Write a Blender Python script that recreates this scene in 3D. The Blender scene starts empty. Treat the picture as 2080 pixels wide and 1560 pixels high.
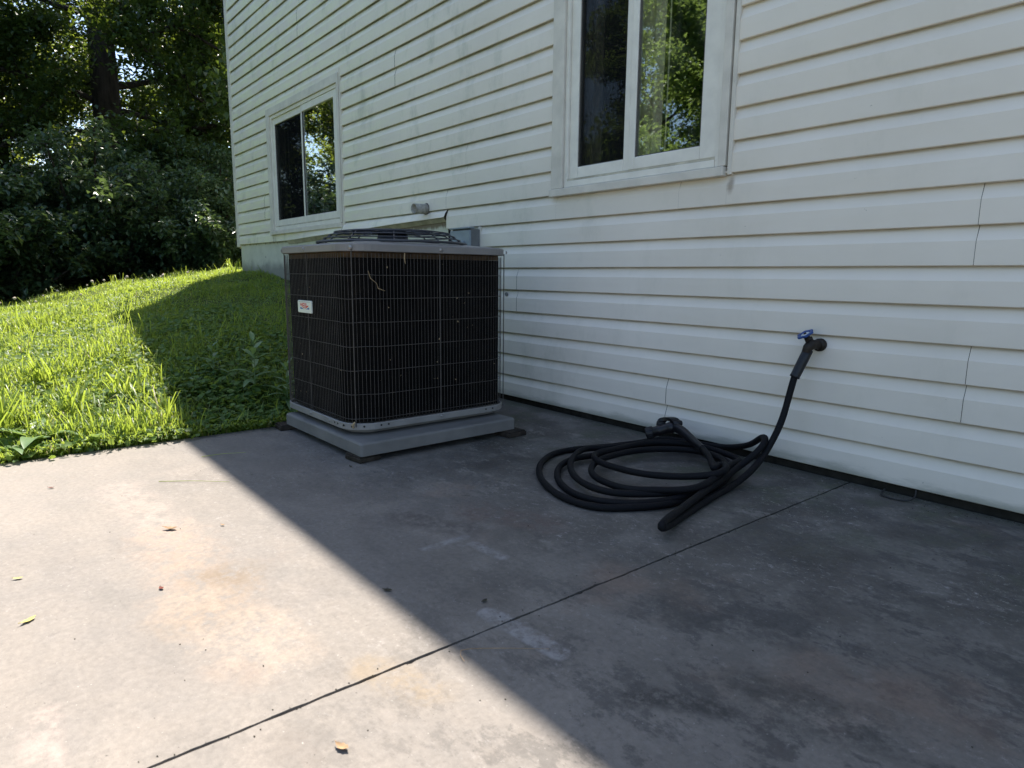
import bpy, bmesh, math, random
import numpy as np
from mathutils import Vector, Matrix

C = bpy.context.scene.collection
SC = bpy.context.scene
R = math.radians
rnd = random.Random(7)
rng = np.random.default_rng(11)

# ------------------------------------------------------------------ camera
cam_d = bpy.data.cameras.new("camera")
cam = bpy.data.objects.new("camera", cam_d)
C.objects.link(cam)
cam_d.sensor_width = 36.0
cam_d.lens = 36.0 * 1346.8 / 2080.0
cam_d.clip_start = 0.05
cam_d.clip_end = 500
rx, ry, fz = Vector((0.62910676, 0.77727023, 0.00869916)), Vector((-0.13173932, 0.09558443, 0.98666528)), Vector((-0.76607404, 0.62186382, -0.16252986))
m = Matrix.Identity(4)
for i in range(3):
    m[i][0], m[i][1], m[i][2] = rx[i], ry[i], -fz[i]
m[0][3], m[1][3], m[2][3] = 0.0, -2.5002, 0.754
cam.matrix_world = m
cam_d.dof.use_dof = True
cam_d.dof.focus_distance = 2.7
cam_d.dof.aperture_fstop = 7.0
SC.camera = cam

# ------------------------------------------------------------------ light
SUN_EL = 61.0
SUN_H = Vector((-0.829, 0.559))             # horizontal direction towards the sun
w = bpy.data.worlds.new("World")
SC.world = w
w.use_nodes = True
wn = w.node_tree.nodes
sky = wn.new("ShaderNodeTexSky")
sky.sky_type = 'NISHITA'
sky.sun_disc = False
sky.sun_elevation = R(SUN_EL)
sky.sun_rotation = math.atan2(SUN_H.x, SUN_H.y)
sky.air_density = 1.0
sky.dust_density = 1.0
sky.ozone_density = 1.2
wn["Background"].inputs[1].default_value = 0.106
w.node_tree.links.new(sky.outputs[0], wn["Background"].inputs[0])

sun_d = bpy.data.lights.new("sun", 'SUN')
sun_d.energy = 4.6
sun_d.angle = R(0.53)
sun_d.color = (1.0, 0.93, 0.84)
sun = bpy.data.objects.new("sun", sun_d)
C.objects.link(sun)
sv = Vector((SUN_H.x * math.cos(R(SUN_EL)), SUN_H.y * math.cos(R(SUN_EL)), math.sin(R(SUN_EL))))
sun.rotation_euler = sv.to_track_quat('Z', 'Y').to_euler()
sun.location = (-10, 8, 20)

SC.view_settings.view_transform = 'Standard'
SC.view_settings.look = 'None'
SC.view_settings.exposure = 1.44
SC.view_settings.gamma = 1.0
SC.view_settings.use_curve_mapping = False
SC.cycles.use_denoising = True
SC.cycles.max_bounces = 10
SC.cycles.transparent_max_bounces = 16
SC.cycles.sample_clamp_indirect = 6.0

# ------------------------------------------------------------------ material helpers
class NM:
    """small node builder around one material"""
    def __init__(s, name):
        s.m = bpy.data.materials.new(name)
        s.m.use_nodes = True
        s.t = s.m.node_tree
        s.n = s.t.nodes
        s.b = s.n["Principled BSDF"]
        s.out = s.n["Material Output"]
        s._pos = None
    def add(s, typ, **kw):
        x = s.n.new("ShaderNode" + typ)
        for k, v in kw.items():
            setattr(x, k, v)
        return x
    def put(s, sock, v):
        if v is None:
            return
        if hasattr(v, "is_linked") or isinstance(v, bpy.types.NodeSocket):
            s.t.links.new(v, sock)
        elif isinstance(v, (tuple, list)) and len(v) == 3 and sock.type == 'RGBA':
            sock.default_value = (*v, 1.0)
        else:
            sock.default_value = v
    def pos(s):
        if s._pos is None:
            s._pos = s.add("NewGeometry").outputs["Position"]
        return s._pos
    def obj(s):
        return s.add("TexCoord").outputs["Object"]
    def mapped(s, scale=(1, 1, 1), loc=(0, 0, 0), rot=(0, 0, 0), vec=None):
        x = s.add("Mapping")
        x.inputs["Scale"].default_value = scale
        x.inputs["Location"].default_value = loc
        x.inputs["Rotation"].default_value = rot
        s.put(x.inputs["Vector"], vec or s.pos())
        return x.outputs[0]
    def noise(s, scale, detail=4, rough=0.55, vec=None, dist=0.0, color=False):
        x = s.add("TexNoise")
        x.inputs["Scale"].default_value = scale
        x.inputs["Detail"].default_value = detail
        x.inputs["Roughness"].default_value = rough
        x.inputs["Distortion"].default_value = dist
        s.put(x.inputs["Vector"], vec or s.pos())
        return x.outputs["Color" if color else "Fac"]
    def ramp(s, fac, stops, interp='LINEAR'):
        x = s.add("ValToRGB")
        x.color_ramp.interpolation = interp
        e = x.color_ramp.elements
        while len(e) < len(stops):
            e.new(0.5)
        for el, (p, c) in zip(e, stops):
            el.position = p
            el.color = (*c, 1) if isinstance(c, tuple) else (c, c, c, 1)
        s.put(x.inputs[0], fac)
        return x.outputs[0]
    def sm(s, v, a, b, lo=0.0, hi=1.0):
        x = s.add("MapRange", interpolation_type='SMOOTHSTEP')
        s.put(x.inputs["Value"], v)
        x.inputs["From Min"].default_value, x.inputs["From Max"].default_value = a, b
        x.inputs["To Min"].default_value, x.inputs["To Max"].default_value = lo, hi
        return x.outputs[0]
    def math(s, op, a, b=None, c=None, clamp=False):
        x = s.add("Math", operation=op, use_clamp=clamp)
        s.put(x.inputs[0], a)
        s.put(x.inputs[1], b)
        s.put(x.inputs[2], c)
        return x.outputs[0]
    def mix(s, fac, a, b, mode='MIX'):
        x = s.add("Mix", data_type='RGBA', blend_type=mode)
        s.put(x.inputs[0], fac)
        s.put(x.inputs[6], a)
        s.put(x.inputs[7], b)
        return x.outputs[2]
    def sep(s, v=None):
        x = s.add("SeparateXYZ")
        s.put(x.inputs[0], v or s.pos())
        return x.outputs
    def bump(s, h, strength=0.3, dist=0.01, normal=None):
        x = s.add("Bump")
        x.inputs["Strength"].default_value = strength
        x.inputs["Distance"].default_value = dist
        s.put(x.inputs["Height"], h)
        s.put(x.inputs["Normal"], normal)
        return x.outputs[0]
    def set(s, color=None, rough=None, spec=None, metal=None, normal=None):
        s.put(s.b.inputs["Base Color"], color)
        s.put(s.b.inputs["Roughness"], rough)
        s.put(s.b.inputs["Specular IOR Level"], spec)
        s.put(s.b.inputs["Metallic"], metal)
        s.put(s.b.inputs["Normal"], normal)
        return s.m

def capsule(s, ax, ay, bx, by, r, soft, wob):
    """soft mask round a line on the ground, its edge broken by wob (a noise value)"""
    xyz = s.sep()
    dx, dy = bx - ax, by - ay
    L2 = max(dx * dx + dy * dy, 1e-6)
    px = s.math('SUBTRACT', xyz[0], ax)
    py = s.math('SUBTRACT', xyz[1], ay)
    t = s.math('MULTIPLY_ADD', px, dx / L2, s.math('MULTIPLY', py, dy / L2), clamp=True)
    qx = s.math('SUBTRACT', px, s.math('MULTIPLY', t, dx))
    qy = s.math('SUBTRACT', py, s.math('MULTIPLY', t, dy))
    d = s.math('SQRT', s.math('ADD', s.math('MULTIPLY', qx, qx), s.math('MULTIPLY', qy, qy)))
    d = s.math('ADD', d, s.math('MULTIPLY', s.math('SUBTRACT', wob, 0.5), soft * 1.6))
    return s.sm(d, r, r + soft, 1.0, 0.0)

def simple(name, color, rough=0.6, spec=0.4, var=0.15, scale=40.0, bump=0.0, metal=0.0):
    s = NM(name)
    f = s.noise(scale, 5, vec=s.obj())
    lo, hi = tuple(c * (1 - var) for c in color), tuple(min(1, c * (1 + var)) for c in color)
    col = s.ramp(f, [(0.3, lo), (0.7, hi)])
    nrm = s.bump(f, bump, 0.004) if bump else None
    return s.set(col, rough, spec, metal, nrm)

# ------------------------------------------------------------------ materials
def make_concrete():
    s = NM("weathered_concrete")
    big = s.noise(1.1, 5, 0.6, dist=0.4)
    mid = s.noise(4.5, 8, 0.68, dist=0.2)
    brush = s.noise(3.0, 7, 0.7, vec=s.mapped((0.35, 1.4, 1), rot=(0, 0, R(12))))
    fine = s.noise(70, 6, 0.7)
    grit = s.noise(420, 3, 0.6)
    xyz = s.sep()
    f = s.math('ADD', s.math('MULTIPLY', big, 0.45), s.math('MULTIPLY', mid, 0.3))
    f = s.math('ADD', f, s.math('MULTIPLY', brush, 0.25))
    col = s.ramp(f, [(0.38, (0.172, 0.156, 0.139)), (0.46, (0.211, 0.189, 0.168)), (0.54, (0.247, 0.219, 0.191)), (0.64, (0.290, 0.253, 0.217))])
    # older grey, mossy band along the house, shade painted in too, its border broken
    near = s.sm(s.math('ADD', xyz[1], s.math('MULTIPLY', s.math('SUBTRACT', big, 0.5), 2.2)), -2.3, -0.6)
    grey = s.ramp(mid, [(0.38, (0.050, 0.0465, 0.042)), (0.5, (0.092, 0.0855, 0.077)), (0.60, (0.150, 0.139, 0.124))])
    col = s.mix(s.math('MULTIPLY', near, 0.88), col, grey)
    # moss near the wall and round the pad
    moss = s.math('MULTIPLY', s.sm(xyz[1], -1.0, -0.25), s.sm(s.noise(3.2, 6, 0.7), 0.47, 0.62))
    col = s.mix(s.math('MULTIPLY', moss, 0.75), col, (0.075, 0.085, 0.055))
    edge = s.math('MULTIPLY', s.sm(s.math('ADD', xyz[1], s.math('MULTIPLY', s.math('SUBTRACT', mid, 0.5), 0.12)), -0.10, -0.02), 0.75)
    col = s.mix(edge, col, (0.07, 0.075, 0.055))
    # dark scuffs and blackish mould blotches
    blot = s.math('MULTIPLY', s.sm(s.noise(5.0, 12, 0.80, dist=0.1, vec=s.mapped((0.8, 1.2, 1), loc=(3.1, 1.7, 0))), 0.50, 0.57), s.math('MULTIPLY', s.sm(xyz[0], -1.6, -0.4, 0.15, 0.8), s.sm(xyz[1], -2.5, -1.4, 0.25, 1.0)))
    col = s.mix(blot, col, (0.070, 0.066, 0.063))
    speck = s.math('MULTIPLY', s.sm(s.noise(24, 9, 0.85, dist=0.5, vec=s.mapped((0.85, 1.1, 1), rot=(0, 0, R(20)))), 0.575, 0.62), s.math('MULTIPLY', s.sm(s.noise(1.7, 4, 0.6, vec=s.mapped(loc=(1, 8, 0))), 0.42, 0.60), s.sm(near, 0.0, 0.9, 0.25, 0.9)))
    col = s.mix(speck, col, (0.06, 0.057, 0.055))
    pale = s.math('MULTIPLY', s.sm(s.noise(36, 9, 0.9, vec=s.mapped((0.85, 1.15, 1), loc=(2, 5, 0), rot=(0, 0, R(-25)))), 0.545, 0.61), s.sm(s.noise(2.2, 5, 0.7, vec=s.mapped(loc=(9, 4, 0))), 0.42, 0.60))
    col = s.mix(s.math('MULTIPLY', pale, s.sm(near, 0.0, 0.9, 0.3, 0.62)), col, (0.46, 0.43, 0.41))
    fleck = s.math('MULTIPLY', s.sm(s.noise(150, 2, 0.5), 0.70, 0.76), 0.6)
    col = s.mix(fleck, col, (0.46, 0.43, 0.40))
    pit = s.math('MULTIPLY', s.sm(s.noise(115, 2, 0.5, vec=s.mapped(loc=(7, 3, 1))), 0.71, 0.76), 0.7)
    col = s.mix(pit, col, (0.05, 0.047, 0.044))
    chalk = s.math('MULTIPLY', s.sm(s.noise(6.5, 12, 0.82, vec=s.mapped((0.8, 1.25, 1), loc=(8, 2, 0), rot=(0, 0, R(-30)))), 0.535, 0.60), s.sm(s.noise(1.3, 4, 0.6, vec=s.mapped(loc=(2, 6, 0))), 0.47, 0.58))
    col = s.mix(s.math('MULTIPLY', chalk, s.sm(near, 0.0, 0.9, 0.2, 0.55)), col, (0.27, 0.25, 0.225))
    rust = s.math('MULTIPLY', s.sm(s.noise(1.5, 6, 0.65, vec=s.mapped(loc=(5.3, 7.7, 0))), 0.56, 0.72), 0.45)
    col = s.mix(rust, col, (0.24, 0.165, 0.125))
    # cleaned strips and tan stains of their own shape
    wob = s.noise(9, 6, 0.7)
    worn = s.sm(s.noise(17, 8, 0.8), 0.38, 0.58)
    for (a, c, k) in [((-2.62, -2.15, -1.95, -2.12, .012, .10), (0.333, 0.277, 0.237), .5),
                      ((-2.05, -2.12, -1.55, -2.13, .02, .13), (0.296, 0.229, 0.178), .6),
                      ((-1.66, -2.08, -1.50, -2.16, .02, .12), (0.178, 0.137, 0.096), .55),
                      ((-1.56, -2.16, -1.28, -2.10, .03, .12), (0.311, 0.252, 0.200), .55),
                      ((-1.08, -1.97, -0.95, -1.92, .01, .06), (0.244, 0.192, 0.133), .5),
                      ((-1.11, -1.66, -0.90, -1.645, .02, .012), (0.311, 0.296, 0.289), .55),
                      ((-1.50, -1.58, -1.51, -1.45, .006, .02), (0.311, 0.296, 0.289), .5),
                      ((-1.45, -1.46, -1.33, -1.45, .005, .02), (0.311, 0.296, 0.289), .5),
                      ((-1.75, -1.50, -1.55, -1.42, .01, .09), (0.096, 0.081, 0.074), .5),
                      ((-1.30, -2.47, -1.10, -2.49, .01, .03), (0.340, 0.281, 0.244), .5),
                      ((-1.65, -1.30, -1.45, -1.20, .02, .10), (0.141, 0.104, 0.089), .5),
                      ((-0.70, -1.62, -0.60, -1.54, .015, .04), (0.056, 0.052, 0.048), .6),
                      ((-0.55, -1.42, -0.40, -1.40, .02, .10), (0.067, 0.063, 0.056), .5),
                      ((-0.85, -1.30, -0.70, -1.22, .02, .12), (0.067, 0.063, 0.059), .5)]:
        col = s.mix(s.math('MULTIPLY', s.math('MULTIPLY', capsule(s, *a, wob), worn), min(1.0, k * 1.5)), col, c)
    col = s.mix(0.38, col, s.ramp(fine, [(0.3, (0.40,) * 3), (0.7, (1.15, 1.15, 1.15))]), 'MULTIPLY')
    col = s.mix(0.12, col, s.ramp(grit, [(0.35, (0.3,) * 3), (0.65, (1, 1, 1))]), 'MULTIPLY')
    h = s.math('ADD', s.math('MULTIPLY', fine, 0.6), s.math('MULTIPLY', grit, 0.35))
    h = s.math('ADD', h, s.math('MULTIPLY', mid, 1.0))
    rough = s.sm(mid, 0.3, 0.7, 0.62, 0.85)
    return s.set(col, rough, 0.3, 0, s.bump(h, 0.45, 0.003))

def make_siding():
    s = NM("cream_vinyl_siding")
    xyz = s.sep()
    n1 = s.noise(1.3, 5, 0.6)
    streak = s.noise(6, 6, 0.7, vec=s.mapped((0.5, 1, 2.5)))
    col = s.ramp(n1, [(0.3, (0.73, 0.665, 0.575)), (0.7, (0.82, 0.75, 0.655))])
    alg_bounce = s.math('MULTIPLY', s.sm(xyz[0], -3.0, -6.5), s.sm(streak, 0.35, 0.65))
    col = s.mix(s.math('MULTIPLY', alg_bounce, 0.75), col, (0.83, 0.82, 0.57))  # algae tint whose pale colour also carries light bounced off the lawn
    # grime just below each course's lip, with the lap's shadow line painted in
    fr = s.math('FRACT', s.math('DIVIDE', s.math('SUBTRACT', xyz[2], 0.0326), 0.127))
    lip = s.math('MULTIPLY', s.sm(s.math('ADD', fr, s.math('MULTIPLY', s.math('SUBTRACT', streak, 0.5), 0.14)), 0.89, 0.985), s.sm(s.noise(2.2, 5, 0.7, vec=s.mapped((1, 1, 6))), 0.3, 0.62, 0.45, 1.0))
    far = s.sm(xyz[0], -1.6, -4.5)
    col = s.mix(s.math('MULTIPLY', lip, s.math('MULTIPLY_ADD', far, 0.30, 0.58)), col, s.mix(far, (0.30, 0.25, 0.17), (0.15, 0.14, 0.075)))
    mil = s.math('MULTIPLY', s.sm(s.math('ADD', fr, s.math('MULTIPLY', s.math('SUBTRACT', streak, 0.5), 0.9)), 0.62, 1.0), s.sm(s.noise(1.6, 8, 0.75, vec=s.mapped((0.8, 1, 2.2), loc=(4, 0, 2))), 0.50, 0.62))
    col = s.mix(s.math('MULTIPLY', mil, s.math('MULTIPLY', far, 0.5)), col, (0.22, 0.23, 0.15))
    # rust run at the lower corner of the nearer window
    cdx, cdz = s.math('SUBTRACT', xyz[0], -1.636), s.math('SUBTRACT', xyz[2], 1.13)
    dd = s.math('SQRT', s.math('ADD', s.math('MULTIPLY', cdx, cdx), s.math('MULTIPLY', s.math('MULTIPLY', cdz, cdz), 0.18)))
    col = s.mix(s.sm(s.math('ADD', dd, s.math('MULTIPLY', s.math('SUBTRACT', streak, 0.5), 0.03)), 0.022, 0.004, 0.0, 0.55), col, (0.16, 0.09, 0.04))
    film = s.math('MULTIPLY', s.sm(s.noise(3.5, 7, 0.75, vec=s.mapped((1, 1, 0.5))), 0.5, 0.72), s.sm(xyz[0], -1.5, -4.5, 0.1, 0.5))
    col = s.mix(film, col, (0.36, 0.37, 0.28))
    sp = s.sm(s.noise(55, 3, 0.6), 0.73, 0.78)
    col = s.mix(s.math('MULTIPLY', sp, 0.5), col, (0.2, 0.18, 0.15))
    splash = s.math('MULTIPLY', s.sm(s.math('ADD', xyz[2], s.math('MULTIPLY', s.math('SUBTRACT', streak, 0.5), 0.09)), 0.075, 0.035), 0.7)
    col = s.mix(splash, col, (0.26, 0.26, 0.2))
    h = s.noise(4, 3, 0.5, vec=s.mapped((0.7, 1, 1.6)))
    g = s.noise(120, 3, 0.6, vec=s.mapped((0.15, 1, 1)))
    nrm = s.bump(g, 0.08, 0.001, s.bump(h, 0.5, 0.010))
    return s.set(col, 0.5, 0.35, 0, nrm)

def make_parging():
    s = NM("painted_foundation")
    n = s.noise(5, 7, 0.65)
    col = s.ramp(n, [(0.3, (0.50, 0.50, 0.42)), (0.7, (0.62, 0.62, 0.52))])
    col = s.mix(s.sm(s.noise(16, 8, 0.75), 0.62, 0.68), col, (0.10, 0.09, 0.07))
    z = s.sep()[2]
    low = s.sm(s.math('ADD', z, s.math('MULTIPLY', s.math('SUBTRACT', n, 0.5), 0.2)), 0.9, 0.78, 0, 0.75)
    col = s.mix(low, col, (0.17, 0.17, 0.15))
    top = s.math('MULTIPLY', s.sm(s.math('ADD', z, s.math('MULTIPLY', s.math('SUBTRACT', s.noise(22, 5, 0.8, vec=s.mapped((1, 1, 0.15))), 0.5), 0.09)), 1.05, 1.075), 0.8)
    col = s.mix(top, col, (0.13, 0.085, 0.045))
    return s.set(col, 0.8, 0.2, 0, s.bump(n, 0.6, 0.01))

def make_ground():
    s = NM("lawn_soil")
    n = s.noise(0.9, 6, 0.65)
    col = s.ramp(n, [(0.35, (0.045, 0.055, 0.02)), (0.5, (0.06, 0.085, 0.022)), (0.65, (0.08, 0.115, 0.03))])
    col = s.mix(s.sm(s.noise(14, 7, 0.7), 0.52, 0.68), col, (0.075, 0.06, 0.035))
    return s.set(col, 0.95, 0.1, 0, s.bump(s.noise(30, 5, 0.7), 0.7, 0.03))

def leafy(name, dark, light, trans, tmix=0.4, rough=0.45, yellow=None, spec=0.35):
    s = NM(name)
    isl = s.add("NewGeometry").outputs["Random Per Island"]
    stops = [(0.0, dark), (0.85, light)]
    if yellow:
        stops += [(0.92, light), (0.94, yellow)]
    col = s.ramp(isl, stops)
    pn = s.noise(0.7, 3)
    col = s.mix(0.6, col, s.ramp(s.mix(0.5, pn, s.noise(3.1, 4)), [(0.36, (0.50, 0.58, 0.5)), (0.50, (0.85, 0.9, 0.8)), (0.64, (1.15, 1.08, 0.95))]), 'MULTIPLY')
    s.set(col, rough, spec)
    tr = s.add("BsdfTranslucent")
    tcol = s.mix(0.5, col, trans)
    s.put(tr.inputs[0], s.mix(0.6, tcol, trans))
    mx = s.add("MixShader")
    mx.inputs[0].default_value = tmix
    s.t.links.new(s.b.outputs[0], mx.inputs[1])
    s.t.links.new(tr.outputs[0], mx.inputs[2])
    s.t.links.new(mx.outputs[0], s.out.inputs[0])
    return s.m

def make_bark():
    s = NM("dark_bark")
    v = s.noise(14, 8, 0.75, vec=s.mapped((1, 1, 0.22)))
    col = s.ramp(v, [(0.35, (0.014, 0.012, 0.010)), (0.65, (0.05, 0.042, 0.034))])
    return s.set(col, 0.9, 0.15, 0, s.bump(v, 0.9, 0.03))

def make_glass(name, k):
    s = NM(name)
    fr = s.add("Fresnel")
    bf = s.add("NewGeometry").outputs["Backfacing"]
    s.put(fr.inputs[0], s.math('MULTIPLY_ADD', bf, 1 / 1.52 - 1.52, 1.52))
    wav = s.noise(2.2, 2, 0.4, vec=s.obj())
    nrm = s.bump(wav, 0.03, 0.02)
    g = s.add("BsdfGlossy")
    g.inputs["Roughness"].default_value = 0.012
    g.inputs["Color"].default_value = (0.93, 0.97, 0.96, 1)
    s.put(g.inputs["Normal"], nrm)
    t = s.add("BsdfTransparent")
    t.inputs[0].default_value = (0.86, 0.88, 0.87, 1)
    dirt = s.add("BsdfDiffuse")
    dirt.inputs[0].default_value = (0.45, 0.46, 0.42, 1)
    mx = s.add("MixShader")
    s.put(mx.inputs[0], s.math('MULTIPLY', fr.outputs[0], k, clamp=True))
    s.t.links.new(t.outputs[0], mx.inputs[1])
    s.t.links.new(g.outputs[0], mx.inputs[2])
    m2 = s.add("MixShader")
    dn = s.math('MULTIPLY', s.sm(s.noise(9, 8, 0.75, vec=s.mapped((1, 1, 0.4), vec=s.obj())), 0.45, 0.75), 0.07)
    s.put(m2.inputs[0], dn)
    s.t.links.new(mx.outputs[0], m2.inputs[1])
    s.t.links.new(dirt.outputs[0], m2.inputs[2])
    s.t.links.new(m2.outputs[0], s.out.inputs[0])
    return s.m

def make_screen():
    s = NM("insect_screen")
    d = s.add("BsdfDiffuse")
    d.inputs[0].default_value = (0.010, 0.010, 0.011, 1)
    t = s.add("BsdfTransparent")
    mx = s.add("MixShader")
    n = s.noise(30, 3, vec=s.mapped((1, 1, 0.1)))
    s.put(mx.inputs[0], s.sm(n, 0.3, 0.7, 0.36, 0.24))
    s.t.links.new(d.outputs[0], mx.inputs[1])
    s.t.links.new(t.outputs[0], mx.inputs[2])
    s.t.links.new(mx.outputs[0], s.out.inputs[0])
    return s.m

def make_coil():
    s = NM("dirty_coil_fins")
    n = s.noise(7, 7, 0.7, vec=s.obj())
    col = s.ramp(n, [(0.35, (0.003, 0.003, 0.003)), (0.6, (0.0068, 0.006, 0.0055)), (0.75, (0.015, 0.0115, 0.009))])
    z = s.sep(s.obj())[2]
    top = s.math('MULTIPLY', s.sm(s.math('ADD', z, s.math('MULTIPLY', s.math('SUBTRACT', n, 0.5), 0.16)), 0.745, 0.80), 0.8)
    col = s.mix(top, col, (0.10, 0.06, 0.03))
    wv = s.add("TexWave", wave_type='BANDS', bands_direction='Z')
    wv.inputs["Scale"].default_value = 40
    s.put(wv.inputs["Vector"], s.obj())
    fl = s.math('MULTIPLY', s.sm(s.noise(60, 4, 0.7, vec=s.mapped((1, 1, 0.5), vec=s.obj())), 0.70, 0.77), 0.35)
    col = s.mix(fl, col, (0.16, 0.13, 0.10))
    return s.set(col, 0.85, 0.06, 0.0, s.bump(wv.outputs[0], 0.3, 0.003))

M = {}
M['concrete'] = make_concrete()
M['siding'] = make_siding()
M['parging'] = make_parging()
M['ground'] = make_ground()
M['bark'] = make_bark()
M['backing'] = simple("wall_backing", (0.11, 0.095, 0.075), 0.9, 0.1)
M['foundation_dark'] = simple("dark_foundation", (0.03, 0.028, 0.024), 0.9, 0.1, 0.4, 18, 0.5)  # near-black colour of the foundation strip under the siding
M['joint'] = simple("joint_dirt", (0.022, 0.018, 0.014), 0.95, 0.1, 0.4, 60)
M['trim'] = simple("weathered_trim", (0.66, 0.61, 0.53), 0.5, 0.35, 0.12, 9, 0.1)
M['vinyl'] = simple("white_vinyl", (0.76, 0.72, 0.64), 0.4, 0.4, 0.08, 12)
M['trim_dirty'] = simple("dirty_trim", (0.46, 0.42, 0.33), 0.6, 0.3, 0.3, 14)
M['gasket'] = simple("dark_gasket", (0.10, 0.09, 0.08), 0.6)
M['glass'] = make_glass("window_glass", 3.8)
M['glass_dim'] = make_glass("screened_glass", 2.4)
M['screen'] = make_screen()
M['room'] = simple("dark_room", (0.03, 0.028, 0.026), 0.9, 0.1)
M['curtain'] = simple("brown_curtain", (0.55, 0.46, 0.38), 0.9, 0.1, 0.25, 20)
M['blind'] = simple("pale_blind", (0.80, 0.72, 0.50), 0.7, 0.2)
M['shingle'] = simple("grey_shingle", (0.09, 0.085, 0.08), 0.9, 0.1, 0.3, 30)
M['soffit'] = simple("white_soffit", (0.7, 0.7, 0.67), 0.5)
M['pvc'] = simple("grey_pipe", (0.34, 0.32, 0.28), 0.6, 0.3, 0.35, 40, 0.15)
M['pvc_in'] = simple("pipe_bore", (0.10, 0.08, 0.06), 0.9)
M['box_grey'] = simple("grey_enamel_box", (0.24, 0.28, 0.31), 0.45, 0.4, 0.12, 12)
M['box_side'] = simple("dark_steel_box", (0.17, 0.17, 0.17), 0.6, 0.3, 0.25, 14)  # darker grey for the box body and its side
M['ac_metal'] = simple("grey_taupe_enamel", (0.200, 0.188, 0.182), 0.42, 0.45, 0.12, 7, 0.05)
M['ac_pan'] = simple("grey_enamel_pan", (0.235, 0.225, 0.215), 0.5, 0.4, 0.15, 9, 0.05)
M['ac_dark'] = simple("dark_enamel", (0.035, 0.036, 0.045), 0.4, 0.5, 0.2, 10)
M['wire'] = simple("dusty_wire", (0.066, 0.058, 0.053), 0.5, 0.4, 0.35, 25)
M['grille'] = simple("black_grille_wire", (0.022, 0.024, 0.036), 0.35, 0.5, 0.2)
M['coil'] = make_coil()
M['header'] = simple("rusty_header", (0.06, 0.038, 0.022), 0.8, 0.2, 0.5, 30, 0.3)
M['tan'] = simple("dry_plant_matter", (0.34, 0.26, 0.16), 0.9, 0.1, 0.3, 60)
M['screw'] = simple("screw_steel", (0.30, 0.29, 0.28), 0.4, 0.5, 0.1, 10, 0, 0.6)
M['hole'] = simple("hole_black", (0.008, 0.008, 0.008), 0.9)
M['badge'] = simple("badge_white", (0.66, 0.68, 0.62), 0.35, 0.5, 0.05)
M['badge_red'] = simple("badge_red", (0.62, 0.025, 0.03), 0.4, 0.4, 0.05)
M['badge_blue'] = simple("badge_blue", (0.03, 0.11, 0.34), 0.4, 0.4, 0.05)
M['badge_grey'] = simple("badge_grey", (0.30, 0.30, 0.32), 0.4)
M['pad'] = simple("grey_plastic_pad", (0.165, 0.158, 0.150), 0.65, 0.3, 0.16, 8, 0.08)
M['wood'] = simple("damp_dark_wood", (0.035, 0.028, 0.022), 0.85, 0.15, 0.5, 30, 0.4)
M['hose'] = simple("black_fabric_hose", (0.0055, 0.0055, 0.007), 0.7, 0.18, 0.3, 160, 0.25)
M['rubber'] = simple("black_rubber", (0.006, 0.0065, 0.010), 0.45, 0.4, 0.25, 50)
M['plastic'] = simple("black_plastic", (0.007, 0.0065, 0.0085), 0.4, 0.4, 0.2, 50)
M['brass'] = simple("tarnished_brass", (0.030, 0.023, 0.018), 0.55, 0.4, 0.4, 50, 0.2, 0.5)
M['blue'] = simple("blue_enamel", (0.012, 0.055, 0.21), 0.4, 0.5, 0.2, 60)
M['sticker'] = simple("pale_sticker", (0.55, 0.57, 0.56), 0.5)
M['leaf_tan'] = simple("dry_leaf", (0.36, 0.24, 0.14), 0.8, 0.2, 0.3, 60)
M['leaf_yellow'] = simple("yellow_leaf", (0.50, 0.42, 0.14), 0.7, 0.2, 0.25, 60)
M['leaf_red'] = simple("red_brown_leaf", (0.16, 0.05, 0.035), 0.8, 0.2, 0.3, 60)
M['leaf_dark'] = simple("dark_leaf", (0.05, 0.045, 0.03), 0.8, 0.2, 0.3, 60)
M['straw'] = simple("grass_straw", (0.30, 0.34, 0.10), 0.7, 0.2, 0.2, 30)
M['cable'] = simple("black_cable", (0.02, 0.02, 0.02), 0.6)
M['grass'] = leafy("grass_blades", (0.07, 0.13, 0.026), (0.20, 0.27, 0.055), (0.50, 0.62, 0.07), 0.48, 0.42, (0.34, 0.27, 0.13), 0.4)
M['ivy'] = leafy("ground_ivy_leaves", (0.055, 0.115, 0.032), (0.13, 0.205, 0.055), (0.38, 0.48, 0.07), 0.38, 0.5, None, 0.22)
M['weed'] = leafy("weed_leaves", (0.13, 0.21, 0.10), (0.19, 0.28, 0.13), (0.36, 0.50, 0.10), 0.33, 0.36)
M['oak'] = leafy("oak_leaves", (0.018, 0.040, 0.016), (0.038, 0.070, 0.024), (0.22, 0.30, 0.03), 0.28, 0.42)
M['bright'] = leafy("light_green_leaves", (0.075, 0.125, 0.026), (0.14, 0.19, 0.04), (0.50, 0.58, 0.06), 0.5, 0.45, (0.32, 0.18, 0.05))
M['shrub'] = leafy("shrub_leaves", (0.026, 0.056, 0.033), (0.056, 0.098, 0.054), (0.20, 0.29, 0.07), 0.24, 0.34)
M['mid'] = leafy("mid_green_leaves", (0.07, 0.125, 0.05), (0.12, 0.19, 0.075), (0.40, 0.55, 0.11), 0.45, 0.4)
M['clover'] = simple("clover_white", (0.55, 0.46, 0.36), 0.8, 0.1)

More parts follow.
